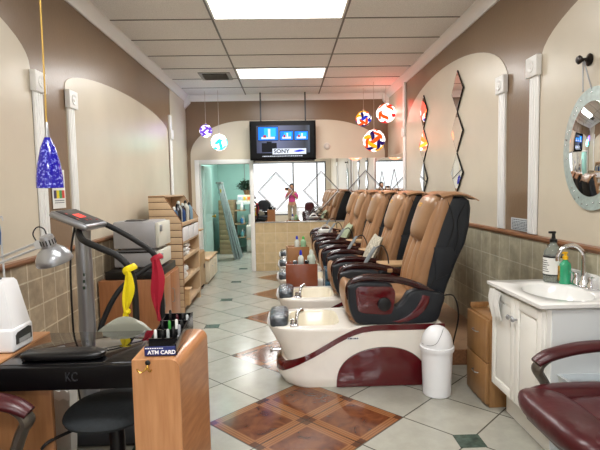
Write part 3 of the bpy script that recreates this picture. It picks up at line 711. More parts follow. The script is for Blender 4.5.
# jug with pump and green soap
t = thing('alcohol_jug', (1.62, 2.90, VZ), 'large clear bottle with black pump and white printed label behind the sink', 'bottle')
x, y = 1.62, 2.885
CLR = mat('clear_jug_plastic', (196, 204, 200), rough=.08, trans=.75, ior=1.15)
m = MB(); m.lathe([(.05, 0), (.055, .006), (.055, .16), (.05, .19), (.03, .22), (.018, .235), (.018, .25)], (x, y, VZ), n=28); m.build('body', CLR, t)
m = MB(); m.lathe([(.0556, .05), (.0562, .055), (.0562, .15), (.0556, .155)], (x, y, VZ), n=28); lb = m.build('paper_label', PAPER, t)
m = MB(); m.lathe([(.0565, .044), (.0565, .052)], (x, y, VZ), n=28); m.lathe([(.0565, .153), (.0565, .162)], (x, y, VZ), n=28)
for k in range(6):
    z = VZ+.068+k*.013
    m.grid(lambda u, v: (x-.0569*math.cos(-.5+1.2*u*(1-.1*(k % 3))), y-.0569*math.sin(-.2+1.3*u*(1-.12*(k % 3))) if False else y-.0569*math.sin(-.5+1.2*u*(1-.1*(k % 3))), z+.004*v), 8, 1)
m.build('label_print', mat('black_print', (30, 30, 34), rough=.5), lb)
m = MB(); m.lathe([(.022, .245), (.022, .262), (.012, .268), (.01, .285), (.01, .3)], (x, y, VZ)); m.box(x-.03, x+.012, y-.01, y+.01, VZ+.298, VZ+.312, .004); m.build('pump', BLACKP, t)
t = thing('soap_bottle', (1.655, 2.83, VZ), 'green liquid hand soap bottle with yellow pump behind the sink', 'bottle')
x, y = 1.655, 2.815
m = MB(); m.lathe([(.03, 0), (.034, .006), (.034, .11), (.03, .125), (.014, .14), (.014, .15)], (x, y, VZ), n=24, sx=1, sy=.8); m.build('body', mat('green_soap', (52, 168, 122), rough=.15, coat=.4), t)
m = MB(); m.grid(lambda u, v: (x-.035*math.cos(1.1*u-1.5+.9)-.0, y+.036*.8*math.sin(.2+1.3*u), VZ+.02+.09*v), 8, 2) if False else m.box(x-.0365, x-.033, y-.004, y+.022, VZ+.02, VZ+.11, .001); m.build('brown_label', mat('soap_label', (110, 76, 36), rough=.5, col2=(196, 150, 40), vscale=30), t)
m = MB(); m.lathe([(.016, .148), (.016, .165), (.008, .17), (.008, .185)], (x, y, VZ)); m.box(x-.032, x+.012, y-.008, y+.008, VZ+.183, VZ+.194, .004); m.build('pump', mat('yellow_pump', (232, 180, 30), rough=.35), t)
# towel on door knob
m = MB()
def tow(u, v):
    return (VX-.002-.008*math.sin(PI*v)-.005*math.sin(14*u+3*v), 2.76+.14*u+.01*math.sin(5*v), .812-.155*v-.03*abs(u-.35)*v)
m.grid(tow, 14, 12, thick=.006)
o = m.build('hand_towel', MATS['white_terry'], origin=(VX, 2.78, .7)); tag(o, 'white hand towel draped over the vanity door edge', 'towel')
# tub under the side
t = thing('plastic_tub', (1.53, 2.24, 0), 'translucent white plastic tub with crinkled liner beside the vanity', 'tub')
m = MB(); x0, x1, y0, y1 = 1.33, 1.72, 2.19, 2.3
m.loft([[(a, b, z) for a, b in ((x0+i, y0+i*.3), (x1-i, y0+i*.3), (x1-i, y1-i*.3), (x0+i, y1-i*.3))] for z, i in ((0, .04), (.485, .0), (.49, -.004), (.5, -.006), (.5, .008), (.3, .02))], cap=True); m.build('tub', mat('translucent_white', (214, 222, 226), rough=.25), t)
m = MB(); m.grid(lambda u, v: (x0-.008+(x1-x0+.016)*u, y0-.012, .51-.07*v+.008*math.sin(30*u)), 40, 4, thick=.002); m.build('liner', mat('film_liner', (226, 230, 232), rough=.2, bump=.8, bscale=30), t)

# ------------------------------------------------------------------ oval mirror
t = thing('oval_mirror', (XR, 2.76, 1.64), 'oval frosted-edge wall mirror hanging on a chain above the sink', 'mirror')
def disc(c, ry, rz, x0, x1, m, n=48, hole=None): m.prism([(c[0]+ry*math.cos(2*PI*i/n), c[1]+rz*math.sin(2*PI*i/n)) for i in range(n)], 'x', x0, x1, .002)
m = MB(); disc((2.76, 1.64), .285, .355, XR-.020, XR-.006, m); m.build('frosted_rim', mat('frosted_glass', (176, 192, 188), rough=.3, var=.08, vscale=40, bump=.3, bscale=60), t)
m = MB(); disc((2.76, 1.64), .215, .275, XR-.024, XR-.020, m); m.build('mirror_face', MIRROR, t)
m = MB()
for k in range(40):
    a = random.uniform(0, 2*PI); r = random.uniform(.84, .97); m.ell((XR-.0215, 2.76+.285*r*math.cos(a), 1.64+.355*r*math.sin(a)), .002, .005, .005, n=6, m=4)
m.build('bead_decor', CHROME, t)['kind'] = 'stuff'
t2 = thing('mirror_hook', (XR, 2.82, 2.16), 'dark ornate hook and chain above the oval mirror', 'hook')
m = MB(); m.M = Matrix.Translation((XR-.005, 2.82, 2.16)) @ Matrix.Rotation(-PI/2, 4, 'Y'); m.lathe([(.034, 0), (.036, .006), (.024, .012), (.012, .02), (.01, .05), (.022, .055), (.026, .065), (.018, .075), (.001, .078)], n=20); m.build('hook', mat('dark_bronze', (52, 46, 44), rough=.3, metal=.8), t2)
m = MB()
for s in (-1, 1):
    for k in range(16):
        u = k/15; p = (XR-.045+.025*u, 2.815+s*(.005+.035*u), 2.145-.155*u); m.ell(p, .004, .005, .0075, n=8, m=6)
m.build('chain', STEEL, t2)

# ------------------------------------------------------------------ diamond mirrors on right wall
EDGE = mat('mirror_bevel_edge', (40, 42, 44), rough=.25, metal=.5)
for yc, zt, zb, lab in ((4.985, 2.617, 1.365, 'nearer'), (6.21, 2.597, 1.326, 'farther')):
    hh = (zt-zb)/6
    for k in range(3):
        zc_ = zt-hh-2*hh*k; nm = ['topmost', 'middle', 'lowest'][k]
        t = thing('diamond_mirror', (XR, yc, zc_), '%s diamond-shaped mirror of the %s vertical chain on the right wall' % (nm, lab), 'mirror', 'diamond mirrors on the right wall')
        w = .185
        tl = Matrix.Translation((XR-.006, yc, zc_)) @ Matrix.Rotation(math.radians(((-2.2, -2., -1.2) if lab == 'nearer' else (-2.2, 1.6, -1.2))[k]), 4, 'Z')
        m = MB(); m.M = tl; m.prism([(-w, 0), (0, -hh), (w, 0), (0, hh)], 'x', -.012, 0); m.build('edge', EDGE, t)
        m = MB(); m.M = tl; m.prism([(-w*.94, 0), (0, -hh*.94), (w*.94, 0), (0, hh*.94)], 'x', -.0135, -.012); m.build('glass', MIRROR, t)
# notices
t = thing('wall_notice', (XR, 3.63, 1.15), 'small white printed notice on the brown wall above the right chair rail', 'sign')
m = MB(); m.box(XR-.008, XR-.004, 3.49, 3.77, 1.09, 1.185, .001); m.build('board', mat('notice_grey', (186, 192, 194), rough=.4), t)
m = MB()
for k, zz in enumerate((1.172, 1.158, 1.147, 1.136, 1.125, 1.112, 1.101)):
    y = 3.51
    while y < 3.74:
        w_ = random.uniform(.012, .04); m.box(XR-.0085, XR-.008, y, min(y+w_, 3.755), zz-.003, zz+.003 if k else zz+.004); y += w_+.007
m.build('print', mat('notice_print', (90, 96, 100), rough=.5), t)
t = thing('price_poster', (XL, 3.67, 1.42), 'white paper poster with four coloured blocks on the brown strip behind the blue pendant', 'poster')
m = MB(); m.box(XL+.006, XL+.009, 3.575, 3.775, 1.33, 1.62); m.build('sheet', PAPER, t)
for k, c in enumerate(((64, 54, 86), (226, 206, 40), (70, 150, 90), (206, 66, 50))):
    m = MB(); m.box(XL+.0095, XL+.0105, 3.59+k*.043, 3.63+k*.043, 1.405, 1.465); m.build('colour_block', mat('poster_colour_%d' % k, c, rough=.5), t)
m = MB(); m.box(XL+.0095, XL+.0105, 3.6, 3.73, 1.485, 1.492); m.box(XL+.0095, XL+.0105, 3.6, 3.66, 1.5, 1.51); m.box(XL+.0095, XL+.0105, 3.6, 3.75, 1.385, 1.391); m.box(XL+.0095, XL+.0105, 3.6, 3.75, 1.37, 1.375); m.build('print', MATS['notice_print'], t)

# round clock / detector on back wall
t = thing('round_detector', (.71, YB, 2.165), 'small round white detector on the back wall right of the television', 'detector')
m = MB(); m.M = Matrix.Translation((.71, YB-.004, 2.165)) @ Matrix.Rotation(PI/2, 4, 'X'); m.lathe([(.058, 0), (.058, .015), (.048, .026), (.03, .03), (.001, .031)], n=28); m.build('cover', mat('detector_white', (206, 196, 186), rough=.4), t)
m = MB(); m.M = Matrix.Translation((.71, YB-.004, 2.165)) @ Matrix.Rotation(PI/2, 4, 'X'); m.lathe([(.036, .026), (.036, .031), (.032, .031), (.032, .026)], n=28); m.build('ring', MATS['vent_grey'], t)

# ------------------------------------------------------------------ television
TY = 8.22; tx0, tx1, tz0, tz1 = -.61, .505, 1.925, 2.58
t = thing('television', (-.05, TY, 2.25), 'large black flat television hung from the ceiling showing a broadcast', 'television')
m = MB(); m.box(tx0, tx1, TY, TY+.045, tz0, tz1, .006); m.build('casing', mat('tv_black', (10, 10, 12), rough=.3, spec=.2), t)
for x in (-.42, .335):
    m = MB(); m.box(x-.012, x+.012, TY+.05, TY+.07, tz1-.3, H-.001); m.box(x-.03, x+.03, TY+.045, TY+.052, tz0+.15, tz1-.1); m.build('ceiling_pole', BLACKP, t)
sx0, sx1, sz0, sz1 = tx0+.03, tx1-.03, tz0+.035, tz1-.02
def SC(px, pz): return sx0+(sx1-sx0)*px, sz0+(sz1-sz0)*pz
def spanel(name, a, b, c, d, m_, lift, parent):
    x0, z0 = SC(a, c); x1, z1 = SC(b, d); m = MB(); m.box(x0, x1, TY-.0005*lift-.0006, TY-.0005*lift, z0, z1); return m.build(name, m_, parent)
scr = spanel('screen', 0, 1, 0, 1, emat('screen_black', (8, 9, 14), .6), 1, t)
sbg = bpy.data.materials.new('broadcast_backdrop'); sbg.use_nodes = True; N = sbg.node_tree.nodes; L = sbg.node_tree.links; b = N['Principled BSDF']; b.inputs['Base Color'].default_value = (0, 0, 0, 1)
ge = N.new('ShaderNodeNewGeometry'); se = N.new('ShaderNodeSeparateXYZ'); L.new(ge.outputs['Position'], se.inputs[0])
cr = N.new('ShaderNodeValToRGB'); mr = N.new('ShaderNodeMapRange'); mr.inputs[1].default_value = sx0; mr.inputs[2].default_value = sx1; L.new(se.outputs['X'], mr.inputs[0]); L.new(mr.outputs[0], cr.inputs[0])
cr.color_ramp.elements[0].color = lin((10, 12, 22)); cr.color_ramp.elements[1].color = lin((70, 84, 104))
for p_, c_ in ((.12, (44, 50, 78)), (.4, (86, 92, 122)), (.85, (20, 26, 38))):
    e_ = cr.color_ramp.elements.new(p_); e_.color = lin(c_)
L.new(cr.outputs[0], b.inputs['Emission Color']); b.inputs['Emission Strength'].default_value = 1.5
spanel('broadcast_studio', .08, .93, .14, .9, sbg, 2, scr)
EB = emat('screen_blue', (10, 110, 225), 1.9); ED = emat('screen_navy', (14, 30, 110), .8); EW = emat('screen_white', (225, 232, 245), 1.2); ER = emat('screen_red', (200, 60, 70), 1.); EC = emat('screen_cyan', (40, 170, 240), 1.6)
for a, b_, c, d in ((.11, .42, .5, .86), (.46, .66, .5, .74), (.69, .9, .5, .73)):
    w_ = b_-a
    spanel('studio_screen', a-.008, b_+.008, c-.02, d+.02, emat('screen_bezel', (4, 5, 10), .3), 3, scr)
    spanel('studio_image', a, b_, c, d, EB, 4, scr); spanel('studio_image', a+.3*w_, a+.9*w_, c+.1, d-.03, EC, 5, scr)
    spanel('studio_desk', a+.15*w_, a+.85*w_, c+.03, c+.09, EW, 6, scr); spanel('studio_anchor', a+.5*w_, a+.62*w_, c+.08, d-.05, EW, 7, scr); spanel('studio_anchor', a+.25*w_, a+.4*w_, c+.07, c+.14, ER, 8, scr)
spanel('studio_cabinet', .16, .4, .16, .42, emat('screen_cabinet', (16, 18, 30), .5), 3, scr); spanel('studio_cabinet', .24, .32, .42, .46, MATS['screen_cabinet'], 3, scr)
spanel('banner', .33, .87, .1, .26, EW, 5, scr)
x, z = SC(.475, .18); lettering('SONY', .09, (x, TY-.0042, z), (PI/2, 0, 0), emat('letter_dark', (20, 24, 60), .4), scr, bold=.002, sx=1.1)
m = MB(); x, z = SC(.76, .18)
top = [(x-.10+.2*i/20, z+.012*math.sin(PI*i/20*1.0)+.022*math.sin(PI*i/20)*(i/20)+.002) for i in range(21)]
bot = [(x+.10-.2*i/20, z+.004-.03*math.sin(PI*i/20)*(i/20)) for i in range(21)]
m.prism(top+bot[1:-1], 'y', TY-.0045, TY-.004)
m.build('swoosh_emblem', emat('swoosh_blue', (30, 50, 200), 1.3), scr)
m = MB(); px = .17
while px < .8:
    w_ = random.choice((.012, .02, .03)); a_, zz = SC(px, .04); b2, _ = SC(px+w_, .04); m.box(a_, b2, TY-.003, TY-.0025, zz, zz+.012); px += w_+.008
m.build('caption', EW, scr)

# ------------------------------------------------------------------ hanging puzzle-ball lamps
def ball_dirs():
    ph = (1+5**.5)/2; V = [Vector(v).normalized() for v in [(0, 1, ph), (0, 1, -ph), (0, -1, ph), (0, -1, -ph), (1, ph, 0), (1, -ph, 0), (-1, ph, 0), (-1, -ph, 0), (ph, 0, 1), (ph, 0, -1), (-ph, 0, 1), (-ph, 0, -1)]]
    D = []
    for i in range(12):
        for j in range(i):
            if (V[i]-V[j]).length < 1.1: D.append(((V[i]+V[j]).normalized(), (V[i]-V[j]).normalized()))
    return D
def ball(c, r, cols, label, power, lc):
    t = thing('puzzle_ball_lamp', c, label, 'hanging lamp', 'glowing interlocked ball lamps hung near the back wall')
    m = MB(); D = ball_dirs()
    for i, (d, e) in enumerate(D):
        m.mi = i % len(cols); n3 = d.cross(e)
        def f(u, v):
            a = (2*u-1)*.62; w = .24*math.cos((2*u-1)*PI/2*.92)+.02; b_ = (2*v-1)*w+.22*math.sin(a*3.2)
            p = (d+e*math.tan(a)*.95+n3*b_).normalized()
            return Vector(c)+p*r*(1+.07*(1-(2*v-1)**2)-.06*abs(2*u-1)**2)
        m.grid(f, 8, 4)
    m.build('shade', cols, t)
    m = MB(); m.ell(c, r*.93, r*.93, r*.93, n=20, m=12); m.build('inner_glow', emat('ball_core_%s' % label[:5], (255, 250, 240), 1.6), t)
    m = MB(); m.cyl((c[0], c[1], c[2]+r), (c[0], c[1], H-.001), .003, n=6); m.cyl((c[0], c[1], c[2]+r*.9), (c[0], c[1], c[2]+r+.03), .012, n=8); m.build('cord', mat('pale_cord', (190, 180, 170), rough=.5), t)
    ld = bpy.data.lights.new('lamp_glow', 'POINT'); ld.energy = power; ld.color = lin(lc)[:3]; ld.shadow_soft_size = r+.03
    lo = bpy.data.objects.new('lamp_glow', ld); COL.objects.link(lo); lo.location = (c[0], c[1]-r-.12, c[2])
B = lambda n, c, s: emat('ball_'+n, c, s)
bw = B('white', (255, 248, 240), 2.2); by = B('yellow', (255, 180, 20), 1.2); bo = B('orange', (250, 90, 20), 1.1); bp_ = B('purple', (50, 20, 120), .6); br_ = B('red', (230, 30, 30), 1.2); bb = B('blue', (20, 60, 220), .9); bc = B('cyan', (60, 230, 240), 1.3); bv = B('violet', (120, 70, 220), 1.1)
ball((-1.32, 8.1, 2.415), .1, [bv, bw, bv, bv], 'small violet and white glowing ball lamp, leftmost above the doorway', 1.2, (150, 90, 255))
ball((-1.1, 8.05, 2.22), .13, [bw, bw, bc], 'cyan and white glowing ball lamp above the doorway, right of the violet one', 2., (90, 255, 240))
ball((1.28, 8.0, 2.56), .122, [by, bp_, bo, bb, bw, bo, by, bp_], 'small orange, blue and yellow ball lamp, left of the three at right', 1.5, (255, 140, 70))
ball((1.62, 7.85, 2.62), .148, [bw, br_, bw, bw, bo, bw], 'white ball lamp with red streaks, highest of the three at right', 4., (255, 60, 50))
ball((1.37, 7.55, 2.16), .163, [bo, bw, bp_, by, bo, bp_, bw], 'large orange, white and purple ball lamp, lowest of the three at right', 3., (255, 120, 60))

# ------------------------------------------------------------------ blue pendant lamp
t = thing('pendant_lamp', (-1.205, 2.5, 1.6), 'cobalt blue speckled glass cone pendant lamp on a long gold cord', 'pendant lamp')
pc = (-1.207, 2.5, 0)
blue = mat('cobalt_speckled_glass', (22, 16, 150), rough=.12, coat=.5, col2=(26, 18, 130), emit=.25, ecol=(30, 20, 170))
nt = blue.node_tree; vo = nt.nodes.new('ShaderNodeTexNoise'); vo.inputs['Scale'].default_value = 70; vo.inputs['Detail'].default_value = 4
cr = nt.nodes.new('ShaderNodeValToRGB'); cr.color_ramp.elements[0].position = .53; cr.color_ramp.elements[0].color = lin((20, 14, 140)); cr.color_ramp.elements[1].position = .66; cr.color_ramp.elements[1].color = lin((150, 160, 235))
tcn = nt.nodes.new('ShaderNodeTexCoord'); nt.links.new(tcn.outputs['Object'], vo.inputs['Vector']); nt.links.new(vo.outputs['Fac'], cr.inputs[0]); nt.links.new(cr.outputs[0], nt.nodes['Principled BSDF'].inputs['Base Color'])
m = MB(); m.lathe([(.062, 1.472), (.065, 1.474), (.063, 1.53), (.053, 1.6), (.036, 1.675), (.02, 1.715), (.014, 1.728), (.01, 1.725), (.03, 1.67), (.055, 1.53), (.058, 1.474)], pc, n=32); m.build('glass_shade', blue, t)
m = MB(); m.lathe([(.014, 1.72), (.011, 1.75), (.006, 1.80), (.004, 1.805)], pc, n=16); m.build('socket_cap', STEEL, t)
m = MB(); m.tube([(pc[0], 2.5, 1.80), (pc[0]+.004, 2.5, 2.4), (pc[0]-.004, 2.5, 3.03)], .0045, n=8); m.lathe([(.05, 3.03), (.05, 3.055), (.01, 3.058)], pc); m.build('gold_cord', mat('gold_cord', (196, 160, 80), rough=.3, metal=.4), t)

# ------------------------------------------------------------------ nail table
t = thing('nail_table', (-.95, 2.1, 0), 'manicure table with glossy black top, black drawer front and oak pedestals', 'manicure table')
m = MB(); m.box(-1.19, -.615, 1.93, 2.37, .735, .758, .004); m.box(-1.7, -1.185, 2.30, 2.37, .70, .745); m.build('black_top', BLACKG, t)
m = MB()
fp = [(-1.62, 1.915), (-1.3, 1.90), (-.8, 1.895), (-.612, 1.90), (-.612, 1.95), (-1.62, 1.95)]
m.prism(fp, 'z', .66, .755, .004); fs = m.build('drawer_front', mat('black_satin_front', (10, 10, 12), rough=.3, spec=.3), t)
lettering('KC', .052, (-.875, 1.8915, .714), (PI/2, 0, 0), mat('dull_logo_metal', (58, 60, 64), rough=.35, metal=.4), fs, name='logo', extrude=.0015, bold=.0002, sx=.72)
m = MB(); m.box(-1.69, -1.185, 1.93, 2.37, .735, .766, .004); m.build('oak_side_top', OAKX, t)
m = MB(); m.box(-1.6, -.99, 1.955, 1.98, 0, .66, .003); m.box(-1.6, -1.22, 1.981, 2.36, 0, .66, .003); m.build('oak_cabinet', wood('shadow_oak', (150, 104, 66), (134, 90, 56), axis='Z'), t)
# right pedestal, rounded top right edge
pp = [(-.61, 0), (-.61, .802)]+[(-.47+.042*math.sin(a), .76+.042*math.cos(a)) for a in [PI/2*i/8 for i in range(9)]]+[(-.428, 0)]
m = MB(); m.prism(pp, 'y', 1.82, 1.835); m.build('pedestal_end', OAK, t)
pp2 = [(x, min(z, .802)) for x, z in pp]
m = MB(); m.loft([[(x, 1.8355, z) for x, z in pp2], [(x+(.04 if x > -.5 else 0), 2.22, z) for x, z in pp2]]); m.build('pedestal', wood('pedestal_wood', (190, 136, 92), (162, 108, 68), axis='Y', rough=.3), t)
m = MB(); m.M = Matrix.Translation((-.548, 1.82, .792)) @ Matrix.Rotation(PI/2, 4, 'X'); m.lathe([(.01, 0), (.01, .005), (.004, .008)], n=14); m.build('hook_plate', BLACKP, t)
m = MB(); m.tube([(-.582, 1.797, .777), (-.58, 1.795, .768), (-.568, 1.796, .763), (-.555, 1.805, .768), (-.548, 1.814, .782)], [.0035, .0025, .0025, .003, .004], n=8); m.tube([(-.548, 1.814, .782), (-.542, 1.805, .767), (-.534, 1.797, .764), (-.528, 1.795, .772)], [.004, .003, .0025, .0035], n=8); m.build('coat_hook', mat('brass_hook', (214, 176, 90), rough=.15, metal=1), t)
# wrist rest
m = MB(); m.M = Matrix.Translation((-.945, 1.99, .778)); m.ell((0, 0, 0), .175, .05, .019, e=.6)
o = m.build('wrist_cushion', mat('black_vinyl', (16, 16, 18), rough=.3, bump=.2, bscale=30), origin=(-.915, 2.0, .76)); tag(o, 'flat black wrist-rest cushion lying on the glossy black manicure table', 'wrist cushion')

# polish rack with card sign
t = thing('polish_rack', (-.505, 2.0, .803), 'black acrylic rack of polish bottles with card sign on the oak pedestal', 'rack')
ACR = mat('black_acrylic', (14, 14, 16), rough=.08, coat=.4)
m = MB(); m.box(-.572, -.448, 1.86, 2.2, .803, .815, .002)
m.prism([(1.86, .815), (2.2, .815), (2.2, .888), (1.86, .85)], 'x', -.452, -.447)
m.prism([(1.875, .815), (2.2, .815), (2.2, .88), (1.93, .845), (1.875, .84)], 'x', -.572, -.567)
m.box(-.566, -.452, 1.9, 1.905, .815, .86); m.box(-.566, -.452, 1.99, 1.995, .815, .87); m.box(-.566, -.452, 2.09, 2.095, .815, .88)
m.box(-.572, -.447, 2.195, 2.2, .815, .885); m.box(-.571, -.448, 1.862, 1.905, .815, .842); m.build('tray', ACR, t)
m = MB(); m.box(-.570, -.449, 1.853, 1.858, .806, .842, .001); sg = m.build('card_sign', mat('sign_blue', (34, 46, 110), rough=.3, var=.2, vscale=120), t)
SW = mat('sign_white', (235, 236, 240), rough=.4, emit=.15)
lettering('ATM CARD', .0215, (-.503, 1.8525, .819), (PI/2, 0, 0), SW, sg, bold=.0006, sx=1.0)
m = MB(); xx = -.566
while xx < -.50: m.box(xx, xx+.006, 1.8518, 1.8525, .834, .838); xx += .009
m.build('small_print', SW, sg)
bl = [(-.55, 1.945, .035, 'white'), (-.52, 1.945, .03, 'black'), (-.495, 1.93, .04, 'clear'), (-.475, 1.94, .045, 'black'), (-.545, 2.04, .04, 'black'), (-.515, 2.04, .045, 'green'), (-.485, 2.04, .05, 'white'), (-.465, 2.05, .04, 'black'), (-.535, 2.14, .065, 'black'), (-.505, 2.14, .045, 'dark red'), (-.48, 2.14, .05, 'black'), (-.462, 2.15, .04, 'chrome'), (-.462, 1.985, .042, 'silver')]
pc_ = {'white': (226, 228, 226), 'black': (20, 20, 24), 'clear': (170, 176, 178), 'green': (60, 140, 60), 'dark red': (70, 20, 30), 'chrome': (180, 182, 186), 'silver': (150, 152, 158)}
for i, (x, y, h, cn) in enumerate(bl):
    t2 = thing('polish_bottle', (x, y, .815), '%s-capped nail polish bottle, %s in the %s row of the black rack' % (cn, ['leftmost', 'second from left', 'second from right' if y > 2 else 'third from left', 'rightmost' if y > 2 else 'fourth from left'][i % 4] if i < 12 else 'rightmost', 'front' if y < 2 else ('middle' if y < 2.1 else 'rear')), 'nail polish', 'polish bottles in the black rack')
    m = MB(); m.lathe([(.009, 0), (.0105, .003), (.0105, .028), (.005, .034)], (x, y, .8155), n=12); m.build('bottle', mat('polish_glass_'+cn.replace(' ', '_'), tuple(int(v*.7+30) for v in pc_[cn]), rough=.1), t2)
    m = MB(); m.lathe([(.0065, .032), (.007, .034), (.006, .03+h), (.003, .034+h)], (x, y, .8155), n=12); m.build('cap', mat('polish_cap_'+cn.replace(' ', '_'), pc_[cn], rough=.25), t2)

# nail dryer
t = thing('nail_dryer', (-1.3, 2.12, .766), 'white tapered nail dryer with a dark hand opening on the oak table side', 'nail dryer')
m = MB(); bx = (-1.43, -1.178, 2.04, 2.205)
m.box(*bx[:2], *bx[2:], .768, .872, .014, 3)
m.loft([[(x, y, z) for x, y in ((xa, ya), (xb, ya), (xb, yb), (xa, yb))] for z, xa, xb, ya, yb in ((.87, -1.42, -1.185, 2.05, 2.195), (1.06, -1.37, -1.222, 2.07, 2.175), (1.075, -1.36, -1.23, 2.08, 2.165))])
m.build('hood', PLWHITE, t)
m = MB(); m.prism([(2.06, .80), (2.185, .797), (2.185, .848), (2.16, .856), (2.075, .85), (2.06, .84)], 'x', -1.1785, -1.176, .0); op = m.build('opening', mat('opening_dark', (46, 48, 48), rough=.5), t)
m = MB(); m.box(-1.1765, -1.1745, 2.08, 2.17, .80, .82); m.build('hand_rest', mat('opening_grey', (150, 152, 152), rough=.4), op)
m = MB(); m.lathe([(.03, 0), (.03, .004), (.001, .005)], (-1.29, 2.12, 1.075), n=16); m.build('top_vent', BLACKP, t)

# desk lamp
t = thing('desk_lamp', (-1.5, 2.2, .766), 'silver articulated desk lamp with a wide metal shade over the manicure table', 'desk lamp')
lc = (-1.012, 2.1)
m = MB(); tilt = Matrix.Translation((lc[0], lc[1], 1.15)) @ Matrix.Scale(.9, 4) @ Matrix.Rotation(math.radians(-9), 4, 'Y') @ Matrix.Rotation(math.radians(14), 4, 'X')
m.M = tilt; m.lathe([(.082, 0), (.084, .004), (.079, .03), (.062, .058), (.036, .078), (.033, .08), (.031, .077), (.06, .053), (.075, .028), (.079, .004)], n=36); m.lathe([(.034, .076), (.032, .125), (.029, .135), (.012, .138), (.001, .138)], n=28); sh = m.build('lamp_shade', SILVER, t)
m = MB(); m.M = tilt
for k in range(14): a = 2*PI*k/14; m.box(-.0025, .0025, -.0025, .0025, .09, .118) if False else m.cyl((.0325*math.cos(a), .0325*math.sin(a), .092), (.031*math.cos(a), .031*math.sin(a), .118), .0032, n=6)
m.build('vent_slots', BLACKP, sh)
m = MB(); m.M = tilt; m.ell((0, 0, .03), .03, .03, .035, n=16, m=8); m.build('bulb', PLWHITE, sh)
ARM = mat('arm_light_grey', (196, 198, 200), rough=.3, metal=.4)
jx, jy, jz = -1.085, 2.12, 1.225
m = MB()
for dz in (-.012, .012): m.cyl((-1.5, 2.2, 1.075+dz), (jx, jy, jz+dz), .0055, n=8)
m.cyl((jx, jy-.01, jz), (jx, jy+.012, jz), .02, n=16); m.tube([(jx, jy, jz-.005), (jx+.03, jy-.005, jz-.012), (lc[0]-.028, lc[1], 1.215)], .004, n=6); m.build('upper_arm', ARM, t)
m = MB()
for dz in (-.015, .015): m.cyl((-1.5+dz, 2.2, 1.075), (-1.5+dz, 2.26, .80), .0055, n=8)
m.cyl((-1.5, 2.18, 1.075), (-1.5, 2.22, 1.075), .02, n=16); m.build('lower_arm', ARM, t)
m = MB(); m.lathe([(.05, 0), (.05, .012), (.02, .018), (.014, .04), (.001, .041)], (-1.5, 2.26, .767)); m.build('base', ARM, t)
m = MB(); m.tube([(-1.25, 2.13, 1.04), (-1.25, 2.14, 1.15), (-1.25, 2.145, 1.25)], .0045, n=6) if False else None
m = MB(); m.tube([(lc[0]-.005, lc[1], 1.268), (lc[0]-.03, 2.11, 1.25), (jx+.02, 2.13, 1.29), (jx-.01, 2.13, 1.30), (jx-.03, 2.13, 1.27), (jx-.015, 2.13, 1.235)], .003, n=6); m.build('power_cord', BLACKP, t)
# thin upright rod behind the dryer
m = MB(); m.cyl((-1.315, 2.25, .768), (-1.325, 2.25, 1.30), .0045, n=8); m.lathe([(.035, 0), (.035, .01), (.006, .014)], (-1.315, 2.25, .767)); m.tube([(-1.325, 2.25, 1.30), (-1.329, 2.25, 1.33), (-1.3155, 2.25, 1.345), (-1.311, 2.25, 1.325)], .003, n=6)
o = m.build('metal_rod_stand', ARM, origin=(-1.315, 2.25, .767)); tag(o, 'thin metal rod stand with hooked top rising behind the white nail dryer', 'stand')
m = MB()
m.M = Matrix.Translation((-1.338, 2.235, 1.27))
m.loft([[(a*s*math.cos(q), .012*math.sin(q), z) for q in [2*PI*j/16 for j in range(16)]] for z, a, s in ((-.06, .006, 1), (-.055, .018, 1), (0, .024, 1), (.035, .018, 1), (.05, .005, 1), (.066, .003, 1))])
o = m.build('blue_pouch', mat('blue_cloth', (44, 88, 132), rough=.7, var=.2, vscale=40), origin=(-1.338, 2.235, 1.2)); tag(o, 'small blue cloth pouch hanging at the left edge from the rod stand', 'pouch')

# ------------------------------------------------------------------ vibration machine
t = thing('exercise_machine', (-1.1, 2.97, 0), 'silver and black vibration exercise machine with console and looped handles', 'exercise machine')
m = MB(); m.box(-1.34, -.62, 2.66, 3.28, .0, .13, .03, 3); m.build('platform', mat('dark_platform', (58, 60, 64), rough=.4), t)
m = MB(); m.box(-1.1, -.66, 2.71, 3.23, .13, .137, .002); m.build('foot_mat', BLACKF, t)
m = MB(); m.tube([(-1.265, 2.97, .12), (-1.255, 2.97, .7), (-1.255, 2.97, 1.26)], [.06, .048, .046], n=20, k=3); col_ = m.build('column', SILVER, t)
for k_, zz in enumerate((.86, .90, .94)):
    m = MB(); m.box(-1.25+k_*.003, -1.235, 2.919, 2.922, zz, zz+.018) ; m.build('column_marking', mat('dark_marking', (52, 70, 56), rough=.4), col_)
m = MB(); m.M = Matrix.Translation((-1.275, 2.975, 1.285)) @ Matrix.Rotation(math.radians(24), 4, 'Y'); m.box(-.115, .12, -.155, .165, -.024, .018, .018, 4); con = m.build('console', SILVER, t)
mm = Matrix.Translation((-1.275, 2.975, 1.285)) @ Matrix.Rotation(math.radians(24), 4, 'Y')
m = MB(); m.M = mm; m.box(-.095, .098, -.13, .14, .018, .0205, .001); fc = m.build('console_face', mat('console_black', (38, 40, 44), rough=.35), con)
m = MB(); m.M = mm; m.box(-.03, .02, -.045, .045, .0205, .0215); m.build('red_display', emat('led_red', (255, 70, 60), 1.6), fc)
m = MB(); m.M = mm
for x, y in ((.055, -.03), (.055, .03), (.03, -.1), (-.045, -.09), (.07, .09)): m.lathe([(.009, .0205), (.009, .022), (.001, .0222)], (x, y, 0), n=10)
m.build('button', emat('button_red', (230, 90, 80), .5), fc)
